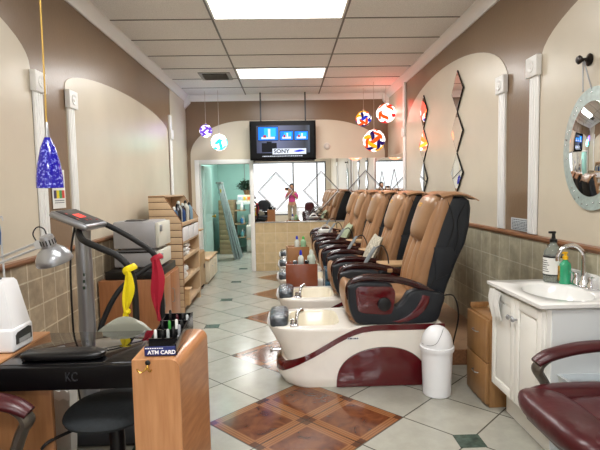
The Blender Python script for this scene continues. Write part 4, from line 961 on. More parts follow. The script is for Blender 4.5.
# handles
m = MB(); m.tube([(-1.25, 2.9, 1.215), (-1.18, 2.79, 1.175), (-1.08, 2.75, 1.135), (-.97, 2.75, 1.08), (-.905, 2.75, 1.0), (-.885, 2.75, .88), (-.885, 2.75, .6), (-.9, 2.75, .125)], .019, n=14, k=8); m.build('handle', mat('black_foam_grip', (22, 22, 23), rough=.6), t)
FO = MATS['black_foam_grip']
m = MB(); m.tube([(-1.25, 3.15, 1.27), (-1.12, 3.17, 1.2), (-.99, 3.17, 1.12), (-.89, 3.17, 1.04), (-.85, 3.17, .93), (-.845, 3.17, .78), (-.845, 3.17, .125)], .018, n=14, k=8); m.build('handle', FO, t)
m = MB(); m.tube([(-.855, 3.17, .98), (-.95, 3.12, .93), (-1.08, 3.05, .82), (-1.17, 3.0, .64), (-1.2, 2.98, .5), (-1.22, 2.97, .3)], .017, n=14, k=8); m.build('brace_tube', FO, t)
for y in (2.88, 3.06):
    m = MB(); m.tube([(-1.26, y, 1.25), (-1.3, y, 1.0), (-1.3, y, .4), (-1.28, y, .13)], .006, n=6); m.build('cable', BLACKP, t)
# cloths tied to the handles
def cloth(name, c, zt, zb, w, m_, label, sx, knot=None):
    m = MB()
    m.tube([(c[0]-.028, c[1]-.02, zt-.012), (c[0]-.005, c[1]-.034, zt+.004), (c[0]+.028, c[1]-.02, zt+.018), (c[0]+.02, c[1]+.03, zt+.014), (c[0]-.025, c[1]+.028, zt-.008)], .013, n=8, flat=(1.5, .6))
    L_ = zt-zb; rings = []
    for i in range(29):
        u = i/28; z = zt-L_*u
        ww = w*(.35+.75*math.sin(PI*min(1, u*1.45))**.8) if knot is None else w*(.3+.7*abs(math.sin(PI*min(1, u/.68))) if u < .68 else .4+.5*(u-.68)/.32)
        if knot is None: ww = w*(.3+.85*math.sin(PI*min(1, .12+u*1.0))**1.1)
        xo = sx*u*.05+.006*math.sin(6*u)
        rings.append([(c[0]+xo+ww*math.cos(a)*(1+.18*math.sin(3*a+6*u)), c[1]-.036+.018*math.sin(a)*(1+.4*math.sin(4*a)), z) for a in [2*PI*j/16 for j in range(16)]])
    m.loft(rings)
    if knot: m.ell((c[0]+sx*.03, c[1]-.036, zt-L_*.68), .02, .022, .018)
    o = m.build(name, m_, origin=(c[0], c[1], zt)); return tag(o, label, 'cloth')
cloth('tied_cloth', (-.905, 2.745), 1.005, .66, .030, mat('yellow_cloth', (236, 214, 20), rough=.6, bump=.4, bscale=30), 'yellow cloth strip knotted round the near handle of the exercise machine', -.45, knot=True)
cloth('tied_cloth', (-.865, 3.165), 1.005, .60, .036, mat('red_cloth', (176, 26, 52), rough=.6, bump=.4, bscale=30), 'crimson cloth strip tied round the far handle of the exercise machine', .2)

# ------------------------------------------------------------------ low cabinet with towel warmers
t = thing('low_cabinet', (-1.42, 4.65, 0), 'brown wooden cabinet holding the towel warmers behind the exercise machine', 'cabinet')
m = MB(); m.box(-1.69, -1.165, 4.27, 5.05, 0, .655, .004); m.build('carcass', CAB, t)
for i, (y0, y1) in enumerate(((4.29, 4.66), (4.67, 5.04))):
    m = MB(); m.box(-1.165, -1.147, y0, y1, .05, .64, .003); d = m.build('door', CAB, t)
    y = y0+.03; m = MB(); m.tube([(-1.147, y, .36), (-1.125, y, .37), (-1.125, y, .48), (-1.147, y, .49)], .005, n=6, k=2); m.build('handle', STEEL, d)
m = MB(); m.box(-1.64, -1.17, 4.3, 4.98, .657, .73, .004); o = m.build('black_tray', BLACKP, origin=(-1.4, 4.6, .657)); tag(o, 'flat black tray under the towel warmers on the brown cabinet', 'tray')
GM = mat('warmer_grey_metal', (172, 172, 176), rough=.35, metal=.2, var=.03); WD = mat('warmer_cream_door', (218, 218, 206), rough=.35)
for i in range(2):
    z0, hz = ((.732, .165), (.905, .255))[i]
    t = thing('towel_warmer', (-1.4, 4.65, z0), ['lower cream-door towel warmer cabinet with grey sides on the black tray', 'upper cream-door towel warmer cabinet with grey sides, topmost of the stack'][i], 'towel warmer', 'stacked towel warmers')
    m = MB(); m.box(-1.61, -1.225, 4.46, 4.9, z0+.012, z0+hz, .01); m.build('casing', GM, t)
    for x in (-1.57, -1.27):
        for y in (4.5, 4.86): m = MB(); m.cyl((x, y, z0), (x, y, z0+.014), .012, n=10); m.build('foot', BLACKP, t)
    m = MB(); m.box(-1.60, -1.235, 4.47, 4.89, z0+hz+.0005, z0+hz+.004) if i == 1 else m.box(-1.6, -1.24, 4.452, 4.459, z0+hz-.02, z0+hz-.004); m.build('top_strip', BLACKP if i == 0 else GM, t)
    m = MB(); m.box(-1.224, -1.19, 4.465, 4.895, z0+.018, z0+hz-.006, .008); d = m.build('door', WD, t)
    m = MB(); m.box(-1.19, -1.172, 4.49, 4.53, z0+hz-.09, z0+hz-.03, .005); m.build('handle', STEEL, d)
m = MB(); m.box(-1.53, -1.36, 4.55, 4.75, 1.187, 1.196, .003); m.box(-1.52, -1.37, 4.57, 4.73, 1.196, 1.2); m.bm.transform(Matrix.Translation((0, 0, -.0255))); o = m.build('flat_dish', mat('dish_dark', (60, 58, 56), rough=.3), origin=(-1.45, 4.65, 1.187)); tag(o, 'thin dark dish lying on top of the upper towel warmer', 'dish')

# ------------------------------------------------------------------ slat display rack
t = thing('display_rack', (-1.38, 5.95, 0), 'pale wooden slatwall display rack with sloping top and open shelves by the left wall', 'display rack')
SL = mat('slat_maple', (204, 176, 142), rough=.4, var=.06, vscale=3)
x0, x1, ya, yb = -1.56, -1.195, 5.46, 6.47
def endp(y, off): return [(x0, 0), (x1, 0), (x1, 1.08), (x1-.19, 1.375), (x0, 1.375)]
for y in (ya, yb-.02):
    m = MB(); m.prism([(x0, .0), (x1, .0), (x1, 1.08), (x1-.185, 1.375), (x0, 1.375)], 'y', y, y+.02); m.build('side_panel', mat('groove_brown', (110, 78, 50), rough=.6) if y == ya else SL, t)
m = MB(); zz = .04
while zz < 1.36:
    z1 = min(zz+.072, 1.37)
    xr_ = lambda z: x1-.002 if z < 1.08 else x1-.002-(z-1.08)*.185/.295
    m.prism([(x0+.002, zz), (xr_(zz), zz), (xr_(z1), z1), (x0+.002, z1)], 'y', ya-.012, ya, .0015); zz += .08
m.build('slat_boards', SL, t)
m = MB(); m.tube([(x0, ya-.006, 1.38), (x1-.185, ya-.006, 1.38), (x1, ya-.006, 1.085), (x1, ya-.006, .0)], .005, n=5, k=1); m.build('edge_trim', mat('trim_brown', (136, 92, 54), rough=.4), t)
m = MB(); m.tube([(x1-.185, yb, 1.38), (x1, yb, 1.085)], .006, n=5, k=1); m.build('edge_trim', MATS['trim_brown'], t)
m = MB(); m.box(x0, x0+.02, ya+.02, yb-.02, 0, 1.375); m.build('back_panel', SL, t)
for z in (.12, .40, .66, .86, 1.06):
    m = MB(); m.box(x0+.02, x1-.004, ya+.02, yb-.02, z-.018, z, .002); m.box(x1-.016, x1, ya+.02, yb-.02, z-.022, z+.02, .002); m.build('shelf', SL, t)
m = MB(); m.box(x0, x1-.185, ya, yb, 1.37, 1.39, .002); m.build('top', SL, t)
# products
rr = random.Random(3)
for k in range(8):
    y = 5.56+k*.112; c = [(60, 90, 120), (40, 40, 46), (150, 160, 160), (30, 60, 110), (40, 40, 44), (190, 190, 180), (36, 36, 40), (120, 150, 170)][k]
    cname = ['slate blue', 'charcoal', 'silver grey', 'navy', 'dark grey', 'ivory', 'black', 'light blue'][k]
    bottle((-1.30+.015*(k % 2), y, 1.06), .044, .2+.03*((k*7) % 3), mat('product_%d' % k, c, rough=.25), BLACKP if k % 2 else MILK, '%s product bottle on the sloping top shelf of the pale wooden rack' % cname, 'product bottles on the rack top shelf')
for k in range(3):
    y0 = 5.5+k*.315
    m = MB(); m.box(-1.46, -1.19, y0, y0+.29, .862, .868); m.box(-1.46, -1.455, y0, y0+.29, .868, 1.02); m.box(-1.196, -1.19, y0, y0+.29, .868, 1.02, .002); m.box(-1.455, -1.196, y0, y0+.005, .868, 1.02); m.box(-1.455, -1.196, y0+.285, y0+.29, .868, 1.02)
    o = m.build('white_basket', PLWHITE, origin=(-1.33, y0+.14, .862)); tag(o, ['nearest white plastic basket on the upper rack shelf', 'middle white plastic basket on the upper rack shelf', 'farthest white plastic basket on the upper rack shelf'][k], 'basket', 'white baskets on the rack')
m = MB()
for k in range(10): m.M = Matrix.Translation((-1.36+.01*(k % 3), 5.82+.02*((k*5) % 4), .661+k*.016)) @ Matrix.Rotation(.12*((k % 3)-1), 4, 'Z'); m.box(-.12, .12, -.16, .16, 0, .013, .004)
o = m.build('towel_pile', MATS['white_terry'], origin=(-1.36, 5.85, .66)); tag(o, 'loose pile of white cloths on the middle rack shelf', 'cloths')
m = MB()
for k in range(3): m.M = Matrix.Translation((-1.33, 5.75+.02*k, .401+k*.05)) @ Matrix.Rotation(.2*k, 4, 'Z'); m.box(-.1, .1, -.12, .12, 0, .048, .01)
o = m.build('paper_packs', PAPER, origin=(-1.33, 5.75, .401)); tag(o, 'white paper packs on the lower rack shelf', 'paper packs')
m = MB(); m.box(-1.4, -1.15, 5.5, 5.62, .121, .3, .006); m.box(-1.41, -1.14, 5.49, 5.63, .3, .315, .004); o = m.build('wooden_box', MAPLE, origin=(-1.3, 5.55, .121)); tag(o, 'small pale wooden box on the lowest rack shelf near its front', 'box')

# small cabinets beyond rack
t = thing('rolling_cabinet', (-1.4, 6.9, 0), 'narrow tan wooden cabinet on casters just beyond the display rack', 'cabinet')
TW = wood('tan_cabinet_wood', (176, 140, 92), (158, 124, 80), axis='Z')
m = MB(); m.box(-1.62, -1.265, 6.58, 7.2, .06, .56, .003); m.build('carcass', TW, t)
m = MB(); m.box(-1.265, -1.25, 6.59, 7.19, .07, .55, .002); d = m.build('door', TW, t)
m = MB(); m.box(-1.25, -1.24, 7.08, 7.1, .3, .36, .002); m.build('handle', BLACKP, d)
for x in (-1.58, -1.3):
    for y in (6.62, 7.16): m = MB(); m.cyl((x, y-.012, .03), (x, y+.012, .03), .03, n=14); m.cyl((x, y, .04), (x, y, .062), .01, n=8); m.build('caster', BLACKP, t)
m = MB(); m.box(XL+.012, -1.27, 7.05, 7.3, .845, .865, .003); m.box(XL+.012, XL+.03, 7.05, 7.3, .78, .846); o = m.build('wall_shelf', TW, origin=(-1.6, 7.2, .85)); tag(o, 'small wooden wall shelf above the narrow rolling cabinet', 'shelf')
t = thing('white_dresser', (-1.4, 7.7, 0), 'low white two-drawer dresser with tan top just before the doorway', 'dresser')
DW = mat('dresser_cream', (214, 204, 180), rough=.4)
m = MB(); m.box(-1.66, -1.225, 7.32, 8.15, .04, .375, .003); m.box(-1.62, -1.26, 7.36, 8.1, 0, .042); m.build('carcass', DW, t)
m = MB(); m.box(-1.67, -1.2, 7.3, 8.17, .375, .4, .003); m.build('top', MAPLE, t)
for k in range(3):
    m = MB(); m.box(-1.225, -1.208, 7.335+k*.272, 7.595+k*.272, .06, .36, .004); d = m.build('door', DW, t)
    m = MB(); m.ell((-1.2, 7.57+k*.272, .25), .008, .01, .01, n=10, m=6); m.build('knob', STEEL, d)
# outlet & cable by doorway
# ------------------------------------------------------------------ rear room contents
t = thing('slatwall_gondola', (-1.3, 11.0, 0), 'dark tan slatwall display unit inside the rear room behind the ladder', 'display unit')
m = MB(); zz = 0
while zz < 1.18: m.box(-1.52, -1.2, 10.72, 10.74, zz+.004, zz+.105, .004); zz += .11
m.build('slat_boards', mat('aged_slat', (150, 132, 100), rough=.5, var=.08), t)
m = MB(); m.box(-1.53, -1.19, 10.74, 11.4, 0, 1.2, .003); m.build('body', mat('aged_body', (120, 100, 72), rough=.5), t)
for z in (.35, .65, .95):
    m = MB(); m.box(-1.19, -.96, 10.8, 11.35, z, z+.02, .002); m.build('shelf', MATS['aged_slat'], t)
    for k in range(5):
        c = [(160, 196, 206), (60, 120, 170), (210, 206, 190), (90, 150, 160), (220, 220, 214)][(k+int(z*10)) % 5]
        bottle((-1.03+.0*k, 10.87+k*.1, z+.021), .035, .16+.02*(k % 2), mat('rear_bottle_%d%d%d' % c, c, rough=.4), MILK, '%s bottle on the %s side shelf behind the leaning ladder' % ({(160, 196, 206): 'pale blue', (60, 120, 170): 'mid blue', (210, 206, 190): 'cream', (90, 150, 160): 'teal', (220, 220, 214): 'white'}[c], {.35: 'lowest', .65: 'middle', .95: 'top'}[z]), 'bottles behind the ladder')
# ladder
t = thing('step_ladder', (-1.12, 10.1, 0), 'silver aluminium folding ladder leaning in the rear room doorway view', 'ladder')
LA = mat('aluminium', (150, 156, 156), rough=.45, metal=.4)
for k, (dy, dx) in enumerate(((0, 0), (.32, 0), (.03, .05), (.06, .1), (.38, .1))):
    m = MB(); m.tube([(-1.08+dx, 9.75+dy, .02), (-1.40+dx*.35, 9.85+dy*.9, 1.58)], .036, n=4, k=1, flat=(1, .7)); m.build('rail', LA, t)
for k in range(6):
    u = (k+.7)/6.5
    m = MB(); m.box(-1.08-.32*u-.04, -1.08-.32*u+.04, 9.76+.1*u, 10.07+.08*u, 1.56*u, 1.56*u+.025, .003); m.build('rung', LA, t)
m = MB(); m.box(-1.44, -1.33, 9.83, 10.2, 1.56, 1.60, .006); m.build('top_cap', mat('ladder_grey', (150, 152, 148), rough=.5), t)
m = MB(); m.box(-1.375, -1.33, 9.818, 9.823, 1.38, 1.45); m.build('yellow_sticker', mat('sticker_yellow', (220, 200, 40), rough=.5), t)
# counter/shelf with boxes and plant
t = thing('storage_counter', (-.75, 11.3, 0), 'white counter shelf stacked with boxes in the rear room under the plant', 'counter')
m = MB(); m.box(-1.16, -.1, 11.0, 11.7, 1.10, 1.16, .004); m.box(-.14, -.1, 11.0, 11.7, 0, 1.12); m.box(-.6, -.56, 11.62, 11.7, 0, 1.10); m.build('shelf_top', mat('counter_white', (206, 214, 210), rough=.4), t)
bx_ = [(-1.13, -1.02, (226, 230, 228), 'white box with pale blue print', (160, 180, 196)), (-1.01, -.93, (230, 226, 200), 'cream box with yellow print', (220, 190, 40)), (-.92, -.82, (232, 206, 170), 'pale orange box with orange print', (236, 120, 50)), (-.81, -.66, (220, 230, 234), 'white box with blue print', (60, 120, 200))]
for x0_, x1_, c, lab, c2 in bx_:
    t = thing('carton', ((x0_+x1_)/2, 11.15, 1.16), lab+' on the rear room counter', 'box', 'cartons on the rear room counter')
    m = MB(); m.box(x0_, x1_, 11.02, 11.3, 1.161, 1.31, .003); m.build('box_body', mat('carton_%d_%d' % c[:2], c, rough=.5), t)
    m = MB(); m.box(x0_+.015, x1_-.015, 11.016, 11.02, 1.2, 1.27); m.build('print', mat('carton_print_%d_%d' % c2[:2], c2, rough=.5), t)
t = thing('potted_plant', (-.92, 11.2, 1.31), 'bushy dark green artificial plant on top of the boxes in the rear room', 'plant')
m = MB(); m.lathe([(.06, 0), (.09, .1), (.095, .11), (.08, .11)], (-.92, 11.16, 1.311), n=18); m.build('pot', mat('terracotta', (120, 90, 64), rough=.7), t)
m = MB(); rr = random.Random(5)
for k in range(320):
    a = rr.uniform(0, 2*PI); e_ = rr.uniform(-.2, 1.4); R_ = rr.uniform(.08, .24)
    c = Vector((-.92+R_*1.15*math.cos(a)*math.cos(e_), 11.16+R_*.6*math.sin(a)*math.cos(e_), 1.46+R_*.9*math.sin(e_)))
    m.M = Matrix.Translation(c) @ Matrix.Rotation(a, 4, 'Z') @ Matrix.Rotation(rr.uniform(-.8, .8), 4, 'Y')
    m.prism([(-.04, 0), (0, -.024), (.045, 0), (0, .024)], 'z', 0, .002)
m.build('foliage', mat('dark_leaf', (34, 60, 40), rough=.5, var=.3), t)
m = MB()
for k in range(6): a = k; m.tube([(-.92, 11.16, 1.4), (-.92+.05*math.cos(a), 11.16+.04*math.sin(a), 1.5), (-.92+.12*math.cos(a), 11.16+.07*math.sin(a), 1.58)], .004, n=5)
m.build('stems', mat('stem_brown', (80, 64, 40), rough=.7), t)
t = thing('storage_drawer_unit', (-.75, 11.0, 0), 'cream plastic drawer unit on the floor of the rear room beside the door jamb', 'drawers')
m = MB(); m.box(-.94, -.5, 10.9, 11.25, .02, .62, .01); m.build('frame', mat('cream_plastic', (206, 202, 190), rough=.4), t)
for z in (.04, .34):
    m = MB(); m.box(-.93, -.51, 10.885, 10.9, z, z+.26, .008); m.build('drawer', mat('drawer_front_grey', (186, 188, 180), rough=.35), t)
m = MB(); m.box(-.94, -.5, 10.88, 10.9, .305, .325); m.build('divider', MAPLE, t)
t = thing('paper_roll', (-.88, 11.1, .65), 'white paper towel roll standing behind the ladder in the rear room', 'paper roll')
m = MB(); m.lathe([(.05, 0), (.05, .24), (.018, .24), (.018, .235)], (-.85, 11.06, .621), n=18); m.build('roll', PAPER, t)

# ------------------------------------------------------------------ technician stool
t = thing('office_stool', (-.86, 2.16, 0), 'black fabric task chair tucked under the manicure table', 'task chair')
m = MB(); m.ell((-.80, 2.08, .492), .185, .2, .042, e=.92, n=40); m.build('seat', BLACKF, t)
m = MB()
def bk(sgn): return lambda u, v: (-.85+(2*u-1)*.165*(1-.35*(2*v-1)**4), 2.47+sgn*.022*((1-(2*u-1)**4)*(1-(2*v-1)**4))**.5+.03*(2*u-1)**2*-1, .64+.165*(v)-.04*(2*u-1)**2*v-.03*(2*u-1)**4*v)
m.grid(bk(1), 14, 10); m.grid(bk(-1), 14, 10); bmesh.ops.remove_doubles(m.bm, verts=m.bm.verts, dist=.001); bmesh.ops.recalc_face_normals(m.bm, faces=m.bm.faces)
m.build('backrest', mat('olive_grey_sheen', (140, 141, 128), rough=.3), t)  # olive-grey reflection on the black backrest, put into its base colour
m = MB(); m.tube([(-.83, 2.15, .44), (-.85, 2.38, .43), (-.865, 2.49, .5), (-.865, 2.495, .7)], .014, n=8, flat=(.6, 1.6)); m.build('back_bar', BLACKP, t)
m = MB(); m.cyl((-.775, 2.08, .06), (-.775, 2.08, .44), .026); m.cyl((-.775, 2.08, .3), (-.775, 2.08, .445), .033); m.build('gas_column', BLACKP, t)
m = MB(); m.tube([(-.92, 2.05, .43), (-1.0, 1.95, .425), (-1.03, 1.93, .40)], .007, n=8); m.build('lever', BLACKP, t)
for k in range(5):
    a = 2*PI*k/5+.35; m = MB(); c = Vector((-.775, 2.08, 0)); d = Vector((math.cos(a), math.sin(a), 0))
    m.tube([c+Vector((0, 0, .12)), c+d*.12+Vector((0, 0, .115)), c+d*.26+Vector((0, 0, .075))], [.026, .022, .016], n=10, flat=(.8, 1.2)); lg = m.build('leg', BLACKP, t)
    m = MB(); n3 = Vector((-d.y, d.x, 0)); p = c+d*.26+Vector((0, 0, .028)); m.cyl(p-n3*.02, p+n3*.02, .028, n=14); m.cyl(p+Vector((0, 0, .02)), p+Vector((0, 0, .05)), .008, n=8); m.build('caster', BLACKP, lg)
# white waste bin
t = thing('waste_bin', (-1.27, 2.58, 0), 'white lined waste basket behind the black task chair', 'waste bin')
m = MB(); m.loft([[(-1.36+i, 2.53+i, z), (-1.185-i, 2.53+i, z), (-1.185-i, 2.63-i, z), (-1.36+i, 2.63-i, z)] for z, i in ((0, .015), (.39, 0), (.39, .006), (.1, .02))]); m.build('basket', mat('waste_white', (206, 206, 202), rough=.5), t)
m = MB(); m.grid(lambda u, v: (-1.365+.185*u, 2.524, .398-.05*v+.006*math.sin(25*u)), 24, 3, thick=.002); m.build('liner', PAPER, t)

# ------------------------------------------------------------------ burgundy office chairs
TAUPE = mat('taupe_metal', (92, 86, 78), rough=.32, metal=.5)
def client_chair(ox, oy, flip, label, seatz=.5, rot=0., armh=.19):
    """local frame: chair faces -x (flip=1) or +x (flip=-1); origin under the seat centre"""
    t = thing('leather_armchair', (ox, oy, 0), label, 'armchair', 'burgundy leather office chairs')
    base = Matrix.Translation((ox, oy, 0)) @ Matrix.Rotation(rot, 4, 'Z')
    def mb(): m = MB(); m.M = base; return m
    f = flip
    m = mb(); m.ell((0, 0, seatz-.035), .29, .27, .055, e=.5, n=36)
    m.ell((-f*.2, 0, seatz-.01), .11, .265, .058, e=.7, n=28)          # front roll
    for s in (-1, 1): m.ell((0, s*.205, seatz+.0), .25, .07, .048, e=.75, n=24)
    m.ell((f*.03, 0, seatz+.004), .19, .145, .036, e=.7, n=28)
    m.build('seat', BURG, t)
    m = mb(); m.box(-.24, .25, -.23, .23, seatz-.115, seatz-.085, .012); m.build('seat_shell', BLACKP, t)
    m = mb(); m.ell((f*.36, 0, seatz+.33), .055, .27, .33, e=.55, n=28); m.ell((f*.31, 0, seatz+.18), .05, .24, .13, e=.7); m.ell((f*.31, 0, seatz+.47), .05, .24, .15, e=.7); m.build('backrest', BURG, t)
    for s in (-1, 1):
        y = s*.29; z = seatz+armh
        m = mb(); m.tube([(f*.31, y, z-.03), (f*.2, y, z-.0), (f*.04, y, z-.005), (-f*.1, y, z-.035), (-f*.165, y, z-.07)], [.028, .034, .036, .036, .028], n=14, k=7, flat=(.72, 1.25)); ar = m.build('arm_pad', BURG, t)
        m = mb(); m.tube([(f*.31, y, z-.045), (f*.2, y, z-.015), (f*.02, y, z-.018), (-f*.1, y, z-.05), (-f*.155, y, z-.095), (-f*.13, y, z-.15), (-f*.07, y-s*.02, seatz-.06), (-f*.02, y-s*.05, seatz-.1)], [.012, .014, .015, .018, .026, .024, .022, .018], n=10, k=7, flat=(.9, 1.5)); m.tube([(f*.31, y, z-.04), (f*.3, y, z-.15), (f*.2, y-s*.04, seatz-.09)], .014, n=10, flat=(.8, 1.4)); m.build('arm_frame', TAUPE, t)
    m = mb(); m.cyl((0, 0, .08), (0, 0, seatz-.1), .028); m.build('gas_column', BLACKP, t)
    for k in range(5):
        a = 2*PI*k/5+.2; d = Vector((math.cos(a), math.sin(a), 0)); m = mb(); m.tube([Vector((0, 0, .12)), d*.14+Vector((0, 0, .11)), d*.29+Vector((0, 0, .075))], [.03, .024, .017], n=10, flat=(.8, 1.2)); lg = m.build('leg', TAUPE, t)
        n3 = Vector((-d.y, d.x, 0)); p = d*.29+Vector((0, 0, .028)); m = mb(); m.cyl(p-n3*.02, p+n3*.02, .028, n=14); m.cyl(p+Vector((0, 0, .02)), p+Vector((0, 0, .055)), .008, n=8); m.build('caster', BLACKP, lg)
    return t
client_chair(1.3, 1.86, 1, 'burgundy leather office armchair at the lower right beside the white vanity', rot=0.0)
client_chair(-1.145, 1.48, -1, 'burgundy leather office armchair at the lower left before the manicure table', seatz=.435, armh=.265)

# ------------------------------------------------------------------ front of the salon seen in the mirror
t = thing('reception_desk', (-.9, -.6, 0), 'dark reception desk near the shop window, seen in the back mirror', 'desk')
m = MB(); m.box(-1.5, -.45, -.9, -.4, 0, .72, .006); m.build('desk_body', CAB, t); m = MB(); m.box(-1.55, -.4, -.95, -.35, .72, .76, .006); m.build('desk_top', BLACKG, t)
t = thing('black_office_chair', (-.75, .4, 0), 'black office chair near the reception desk, seen in the back mirror', 'chair')
m = MB(); m.ell((-.8, .4, .48), .24, .24, .05, e=.6); m.build('seat', BLACKL, t); m = MB(); m.ell((-.8, .15, .78), .23, .05, .27, e=.6); m.build('backrest', BLACKL, t)
m = MB(); m.cyl((-.8, .4, .05), (-.8, .4, .45), .03); m.tube([(-.8, .3, .45), (-.8, .13, .5), (-.8, .13, .7)], .02); m.build('gas_column', BLACKP, t)
for k in range(5):
    a = 2*PI*k/5; m = MB(); m.tube([(-.8, .4, .1), (-.8+.27*math.cos(a), .4+.27*math.sin(a), .03)], [.028, .02], k=1); m.build('leg', BLACKP, t)
# polish display on the left at the front
t = thing('front_nail_table', (.75, -.9, 0), 'white manicure table by the shop window, seen in the back mirror', 'manicure table')
m = MB(); m.box(.35, 1.15, -1.15, -.75, .70, .75, .01); m.box(.37, .4, -1.13, -.77, 0, .7); m.box(1.1, 1.13, -1.13, -.77, 0, .7); m.build('table', PLWHITE, t)
t = thing('red_chair', (.78, -.3, 0), 'dark red cushioned chair by the shop door, seen in the back mirror', 'chair')
m = MB(); m.ell((.78, -.3, .47), .2, .2, .05, e=.6); m.build('seat', BURG, t); m = MB(); m.ell((.78, -.1, .72), .17, .04, .22, e=.6); m.build('backrest', BURG, t)
m = MB()
for sx in (-1, 1):
    for sy in (-1, 1): m.cyl((.78+sx*.16, -.3+sy*.16, 0), (.78+sx*.15, -.3+sy*.15, .45), .013, n=8)
m.cyl((.67, -.17, .42), (.67, -.14, .65), .012, n=8); m.cyl((.89, -.17, .42), (.89, -.14, .65), .012, n=8); m.build('chair_frame', BLACKP, t)

# ------------------------------------------------------------------ photographer (only her mirror image is in the photo)
px, py = .17, -.30
def skinned(name, verts, edges, radii, m_, parent, levels=2, root=0):
    me = bpy.data.meshes.new(name); me.from_pydata([tuple(Vector(v)) for v in verts], edges, []); me.materials.append(m_)
    o = bpy.data.objects.new(name, me); COL.objects.link(o)
    md = o.modifiers.new('Skin', 'SKIN'); md.use_smooth_shade = True
    for i, r in enumerate(radii):
        sv = me.skin_vertices[0].data[i]; sv.radius = (r if isinstance(r, tuple) else (r, r)); sv.use_root = (i == root)
    s2 = o.modifiers.new('Sub', 'SUBSURF'); s2.levels = levels; s2.render_levels = levels
    bpy.context.view_layer.update()
    m2 = bpy.data.meshes.new_from_object(o.evaluated_get(bpy.context.evaluated_depsgraph_get())); bpy.data.objects.remove(o)
    m2.transform(Matrix.Translation(-Vector(parent['_o'])) if parent is not None else Matrix.Identity(4))
    m2.materials.clear(); m2.materials.append(m_)
    for p_ in m2.polygons: p_.material_index = 0; p_.use_smooth = True
    ob = bpy.data.objects.new(name, m2); COL.objects.link(ob)
    if parent is not None: ob.parent = parent; ob['_o'] = parent['_o']
    return ob
t = thing('person', (px, py, 0), 'woman in a pink shirt and khaki trousers photographing with a phone, seen in the mirror', 'person')
SKIN = mat('skin', (196, 146, 116), rough=.5)
P = {}
V = [(px, py, .90), (px, py, 1.05), (px, py, 1.2), (px, py, 1.30), (px, py+.005, 1.36), (px, py+.015, 1.43), (px, py+.02, 1.52),
     (px-.15, py, 1.27), (px-.21, py+.02, 1.06), (px-.13, py+.22, 1.27), (px-.10, py+.26, 1.36),
     (px+.15, py, 1.27), (px+.19, py+.02, 1.06), (px-.01, py+.2, 1.27), (px-.07, py+.26, 1.36),
     (px-.085, py, .82), (px-.09, py+.01, .46), (px-.09, py-.01, .09), (px-.1, py+.11, .035),
     (px+.085, py, .82), (px+.09, py+.01, .46), (px+.09, py-.01, .09), (px+.1, py+.11, .035)]
E = [(0, 1), (1, 2), (2, 3), (3, 4), (4, 5), (5, 6), (3, 7), (7, 8), (8, 9), (9, 10), (3, 11), (11, 12), (12, 13), (13, 14), (0, 15), (15, 16), (16, 17), (17, 18), (0, 19), (19, 20), (20, 21), (21, 22)]
R = [(.13, .09), (.11, .08), (.13, .085), (.1, .06), .045, .07, .075, .05, .04, .03, .028, .05, .04, .03, .028, .08, .055, .038, .035, .08, .055, .038, .035]
skinned('body', V, E, R, SKIN, t)
g2 = .012
skinned('pink_shirt', [V[i] for i in (0, 1, 2, 3, 7, 8, 11, 12)], [(0, 1), (1, 2), (2, 3), (3, 4), (4, 5), (3, 6), (6, 7)], [(.142, .105), (.125, .095), (.145, .1), (.11, .07), .065, .052, .065, .052], mat('pink_knit', (222, 84, 156), rough=.8), t)
skinned('khaki_trousers', [(px, py, .93)]+[V[i] for i in (15, 16, 17, 19, 20, 21)], [(0, 1), (1, 2), (2, 3), (0, 4), (4, 5), (5, 6)], [(.14, .105), .095, .07, .055, .095, .07, .055], mat('khaki_cotton', (186, 172, 148), rough=.85), t)
m = MB(); m.ell((px, py-.015, 1.5), .088, .098, .115, e=.95); m.ell((px, py-.06, 1.4), .08, .045, .13, e=.8); m.build('hair', mat('dark_hair', (34, 26, 24), rough=.5), t)
m = MB(); m.ell((px, py+.06, 1.475), .06, .05, .08); m.ell((px, py+.113, 1.47), .011, .014, .02)
m.build('face', SKIN, t)
m = MB()
for s in (-1, 1): m.ell((px+s*.025, py+.105, 1.49), .011, .006, .006, n=10, m=6)
m.ell((px, py+.107, 1.435), .02, .006, .006, n=10, m=6); m.build('facial_features', mat('eye_lip', (90, 44, 44), rough=.4), t)
for side, bx0 in ((-1, px-.10), (1, px-.07)):
    for k in range(4):
        z = 1.375+.018*k; hx = -.05 if side < 0 else .05
        m = MB(); m.tube([(bx0, py+.25, 1.36), (hx*1.4, -.05, z), (hx*1.3, -.022, z+.005), (hx*.7, -.018, z+.004)], [.012, .009, .008, .006], n=8); m.build('finger', SKIN, t)
    m = MB(); m.tube([(bx0, py+.25, 1.36), (hx*1.1, -.055, 1.38), (hx*.6, -.04, 1.4)], [.014, .011, .008], n=8); m.build('thumb', SKIN, t)
t2 = thing('smartphone', (0, -.03, 1.42), 'dark smartphone held up by the woman in the pink shirt', 'phone')
m = MB(); m.box(-.07, .07, -.034, -.027, 1.39, 1.462, .003); m.build('case', BLACKP, t2)
m = MB(); m.box(-.062, .062, -.0348, -.034, 1.395, 1.457); m.build('screen', emat('phone_screen', (120, 130, 140), .6), t2)

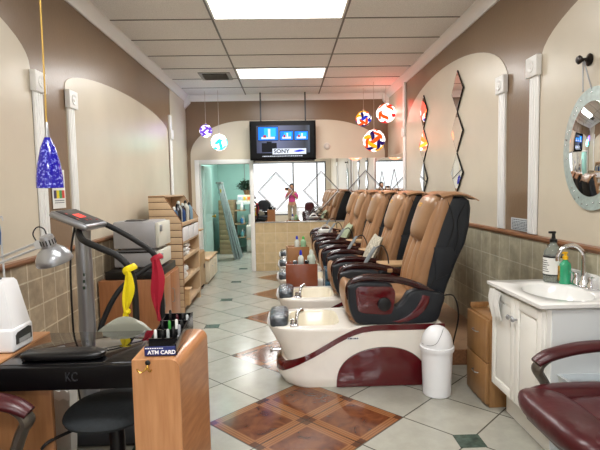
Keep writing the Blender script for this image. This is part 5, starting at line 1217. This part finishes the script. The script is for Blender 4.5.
# ------------------------------------------------------------------ lights
def area(name, loc, rot, sx, sy, e, c):
    l = bpy.data.lights.new(name, 'AREA'); l.shape = 'RECTANGLE'; l.size = sx; l.size_y = sy; l.energy = e; l.color = c
    o = bpy.data.objects.new(name, l); COL.objects.link(o); o.location = loc; o.rotation_euler = rot; return o
dl = area('daylight_shopfront', (0, YF-4, 5.2), (0, 0, 0), 6, 3.5, 1500, (.95, .98, 1.0)); dl.rotation_euler = (Vector((0, 2, .6))-Vector((0, YF-4, 5.2))).to_track_quat('-Z', 'Y').to_euler()
for k, y in enumerate((Y0-.31, Y0+4*.621-.31, Y0-5*.621-.31, Y0-9*.621-.31)):
    area('ceiling_panel_light', (-.05, y, H-.03), (0, 0, 0), 1.15, .5, (40, 40, 44, 44)[k], (.99, .99, .98))
area('rear_room_fill', (-.7, 10.3, 2.5), (0, 0, 0), .9, .9, 60, (1., 1., .98))  # unseen fill lamp, added to brighten the rear room

w = bpy.data.worlds.new('World'); bpy.context.scene.world = w; w.use_nodes = True
bg = w.node_tree.nodes['Background']; sky = w.node_tree.nodes.new('ShaderNodeTexSky'); sky.sky_type = 'HOSEK_WILKIE'; sky.turbidity = 6; sky.sun_direction = (0.3, .4, .85)
mxr = w.node_tree.nodes.new('ShaderNodeMix'); mxr.data_type = 'RGBA'; mxr.inputs[0].default_value = .6; w.node_tree.links.new(sky.outputs[0], mxr.inputs[6]); mxr.inputs[7].default_value = (1, 1, 1, 1)
w.node_tree.links.new(mxr.outputs[2], bg.inputs[0]); bg.inputs[1].default_value = 2.6

# ------------------------------------------------------------------ camera
f = 482.; VXp, VYp, roll = 287., 188., math.radians(1.2)
a = Vector((VXp-300, 225-VYp, -f)).normalized()
u = Vector((-math.sin(roll), math.cos(roll), 0)); u = (u-a*u.dot(a)).normalized(); xx = a.cross(u)
# rows of Mw: camera axes expressed in world coordinates (X,Y,Z) = (xx, a, u) components
Rm = Matrix(((xx[0], xx[1], xx[2]), (a[0], a[1], a[2]), (u[0], u[1], u[2])))
cam = bpy.data.cameras.new('camera'); cam.sensor_width = 36; cam.lens = 36*f/600; cam.clip_start = .05; cam.clip_end = 200
co = bpy.data.objects.new('camera', cam); COL.objects.link(co); co.matrix_world = Matrix.Translation((0, 0, 1.45)) @ Rm.to_4x4()
bpy.context.scene.camera = co
sc = bpy.context.scene
sc.view_settings.view_transform = 'Standard'; sc.view_settings.look = 'None'; sc.view_settings.exposure = 0.12; sc.view_settings.gamma = 1.0
for o in bpy.data.objects:
    if '_o' in o: del o['_o']
